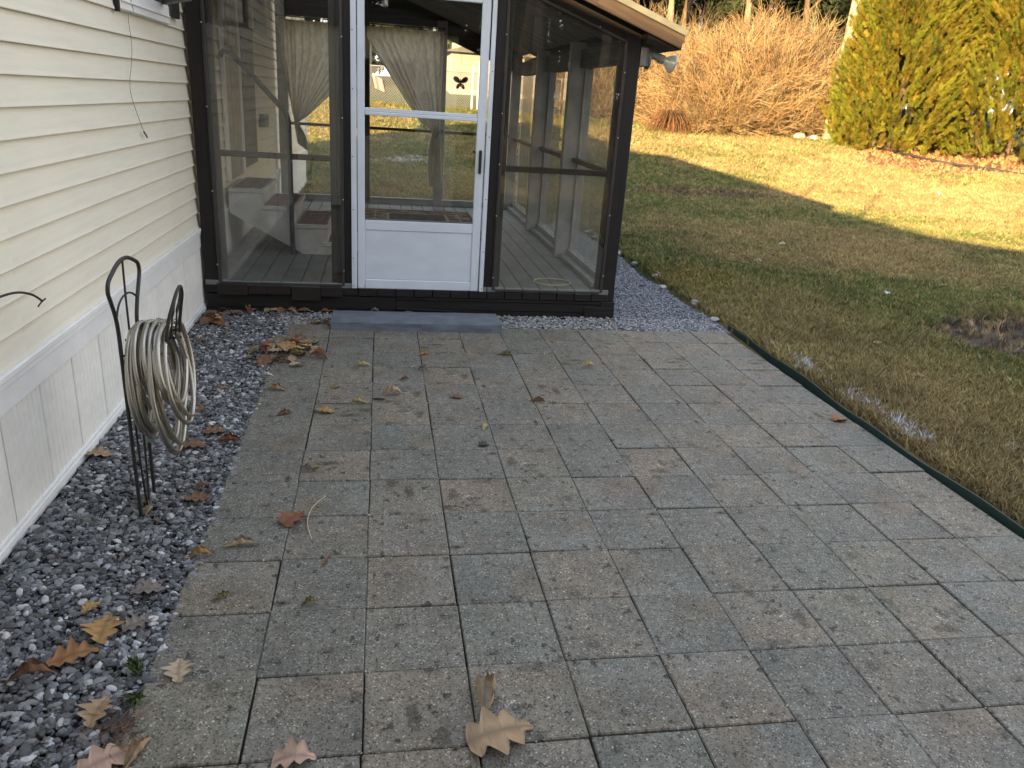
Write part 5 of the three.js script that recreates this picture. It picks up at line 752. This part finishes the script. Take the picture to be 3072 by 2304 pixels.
// clump of dead grass and stones at the foot of the bush
{ const t = thing('dead_grass_clump', 'rusty brown dead clump at the foot of the tan bush', 'plant', [9.95, groundY(9.95, -20.1) - 0.02, -20.1]); const r = RNG(3), parts = []; for (let k = 0; k < 150; k++) { const a = r() * 6.283, l = 0.35 + r() * .5, h = 0.5 + r() * .3; parts.push(taper([V3(Math.cos(a) * .1, 0, Math.sin(a) * .1), V3(Math.cos(a) * l * .5, h, Math.sin(a) * l * .5), V3(Math.cos(a) * l, h * .6, Math.sin(a) * l), V3(Math.cos(a) * l * 1.25, 0.05, Math.sin(a) * l * 1.25)], [0.012, 0.011, 0.009, 0.005], 3)); } mesh('blades', fromParts(parts), std(lin(0.16, 0.075, 0.03), 0.9), t); }
{ const r = RNG(12); [[13.9, -19.0, .19], [14.25, -18.75, .15], [14.6, -18.6, .11]].forEach(([x, z, s], i) => { const g = new THREE.IcosahedronGeometry(1, 2), p = g.attributes.position; for (let k = 0; k < p.count; k++) { const v = V3(p.getX(k), p.getY(k), p.getZ(k)); v.multiplyScalar(0.75 + 0.5 * vnoise(v.x * 1.6 + i * 4, v.y * 1.6 + v.z, 6)); p.setXYZ(k, v.x, v.y * .7, v.z); } g.computeVertexNormals(); const m = mesh('white_rock', g, std(lin(0.55, 0.55, 0.55), 0.9)); m.scale.setScalar(s); m.position.set(x, groundY(x, z) + s * .3, z); tag(m, ['largest white rock at the foot of the tan bush', 'middle white rock at the foot of the tan bush', 'smallest white rock nearest the arborvitae'][i], 'rock', 'white rocks'); }); }
{ const P = [[15.3, -16.9], [15.5, -15.6], [15.85, -14.4], [16.3, -13.5], [16.8, -12.7], [17.6, -11.9]].map(([x, z], i) => [x, groundY(x, z) + 0.05 + (i % 2) * .02, z]); tag(mesh('soaker_hose', tube(P, 0.032, 60, 7), std(lin(0.03, 0.028, 0.027), 0.7)), 'black soaker hose snaking along the foot of the arborvitae', 'hose'); }

// chain link fence beyond the back lawn
{
  const Z = -23.6, X0 = -5, X1 = 7.4, H = 1.22, f = thing('chain_link_fence', 'grey chain link fence across the back of the lawn', 'fence', [0, groundY(1, Z), Z]);
  const gm = std(lin(0.30, 0.31, 0.32), 0.5, { metalness: 0.3 });
  for (let x = X0; x <= X1; x += 2.4) { const g = new THREE.CylinderGeometry(0.025, 0.025, H + 0.2, 8); g.translate(x, (H - .1) / 2, 0); mesh('post', g, gm, f); }
  { const g = new THREE.CylinderGeometry(0.018, 0.018, X1 - X0, 8); g.rotateZ(Math.PI / 2); g.translate((X0 + X1) / 2, H, 0); mesh('top_rail', g, gm, f); }
  const parts = []; const st = 0.085; for (let x = X0 - H; x < X1; x += st) for (const s of [1, -1]) { let a = s > 0 ? [x, 0] : [x + H, 0], b = s > 0 ? [x + H, H] : [x, H]; const A = V3(Math.max(X0, Math.min(X1, a[0])), a[1], 0.006 * s), B = V3(Math.max(X0, Math.min(X1, b[0])), b[1], 0.006 * s); if (Math.abs(A.x - B.x) < 0.1) continue; parts.push(taper([A, B], [0.008, 0.008], 3)); }
  const m = mesh('wire_mesh', fromParts(parts), gm, f); m.userData.kind = 'stuff';
}
for (const [k, x] of [[0, 3.78], [1, 3.98]]) { const g = [new THREE.CylinderGeometry(0.035, 0.035, 1.45 + k * .15, 10).translate(0, 0.7 + k * .075, 0), new THREE.SphereGeometry(0.042, 10, 6).translate(0, 1.43 + k * .15, 0)]; const m = mesh('white_post', g, std(lin(0.75, 0.74, 0.7), 0.5)); m.position.set(x, groundY(x, -23.3), -23.3); tag(m, ['shorter white post in front of the chain link fence', 'taller white post in front of the chain link fence'][k], 'post', 'white gate posts'); }
{ // neighbours beyond the fence
  const nb = (name, label, x0, x1, z, wallH, gable) => { const y = groundY((x0 + x1) / 2, z) - 0.1; const t = thing(name, label, 'house', [0, y, z]); mesh('wall', ext(x0, x1, 0, wallH, -5, 0, .02), std(lin(0.40, 0.40, 0.39), 0.6), t); for (let k = 0; k < 9; k++) mesh('siding_board', ext(x0 + .02, x1 - .02, 0.3 + k * .2, 0.495 + k * .2, 0.001, 0.012 + (k % 2) * .004, .004), MAT.neigh, t); const s = new THREE.Shape([[x0 - .3, wallH], [(x0 + x1) / 2, wallH + gable], [x1 + .3, wallH]].map(([a, b]) => new THREE.Vector2(a, b))); const g = new THREE.ExtrudeGeometry(s, { depth: 5.6, bevelEnabled: false }); g.translate(0, 0, -5.3); mesh('roof', g, std(lin(0.20, 0.19, 0.18), 0.9, { map: rep(T.fine, 1, 1) }), t); for (const u of [0.3, 0.7]) { const wx = x0 + (x1 - x0) * u; const w = mesh('window', ext(wx - .5, wx + .5, 1.0, 1.75, 0.017, 0.05, .01), MAT.trimWhite, t); mesh('pane', ext(wx - .43, wx + .43, 1.06, 1.69, 0.0502, 0.056, .002), MAT.black, w); } return t; };
  nb('neighbour_house', 'white neighbour house with a grey gable beyond the fence', 3.55, 12, -30, 1.75, 1.3);
  nb('neighbour_trailer', 'white neighbour trailer beyond the left part of the fence', -9, 0.2, -31, 2.0, 0.7);
  const fl = thing('pink_banner', 'pink cloth banner hanging on the chain link fence', 'banner', [0.52, groundY(0.5, -23.6) + 0.72, -23.57]); mesh('cloth', gridGeo(16, 10, (u, v) => [(u - .5) * 0.34 + v * .1, (0.5 - v) * 0.42 - u * .12, 0.025 * Math.sin(u * 9) + .02]), std(lin(0.6, 0.26, 0.26), 0.9), fl);
}
// wood behind the viewer, seen only as reflections in the porch glass
[[4.2, 15.5, 10], [6.3, 14.2, 9], [8.6, 16.5, 11], [5.4, 18.5, 12], [10.5, 15, 9]].forEach(([x, z, H], i) => bareTree(x, z, H, 160 + i, ['bare tree mirrored at the left of the right porch window', 'bare tree mirrored in the middle of the right porch window', 'bare tree mirrored at the right of the right porch window', 'taller bare tree behind those mirrored in the porch window', 'bare tree at the far right behind the viewer'][i], 'bare trees', i % 2 ? MAT.barkPale : MAT.bark));
[[1.0, 23], [3.6, 21], [6.6, 22.5], [9.6, 21.5], [12.6, 22], [15.6, 20.5], [18.4, 17.5]].forEach(([x, z], i) => conifer(x, z, 3.3, 12, 3200, 190 + i, `dark evergreen ${['furthest left', 'second from left', 'third from left', 'in the middle', 'third from right', 'second from right', 'furthest right'][i]} in the wood behind the viewer`));
bush('bare_bush', 'tan scrub mirrored low in the right porch window', 'bush', 4.9, 12.6, 1.7, 0.9, 1.5, 200, 30, [0.30, 0.22, 0.12], 'scrub behind the viewer');
bush('bare_bush', 'tan scrub behind the viewer further right', 'bush', 8.4, 12.9, 1.9, 0.9, 1.7, 220, 31, [0.30, 0.22, 0.12], 'scrub behind the viewer');

renderer.setSize(1024, 768);
renderer.render(scene, camera);
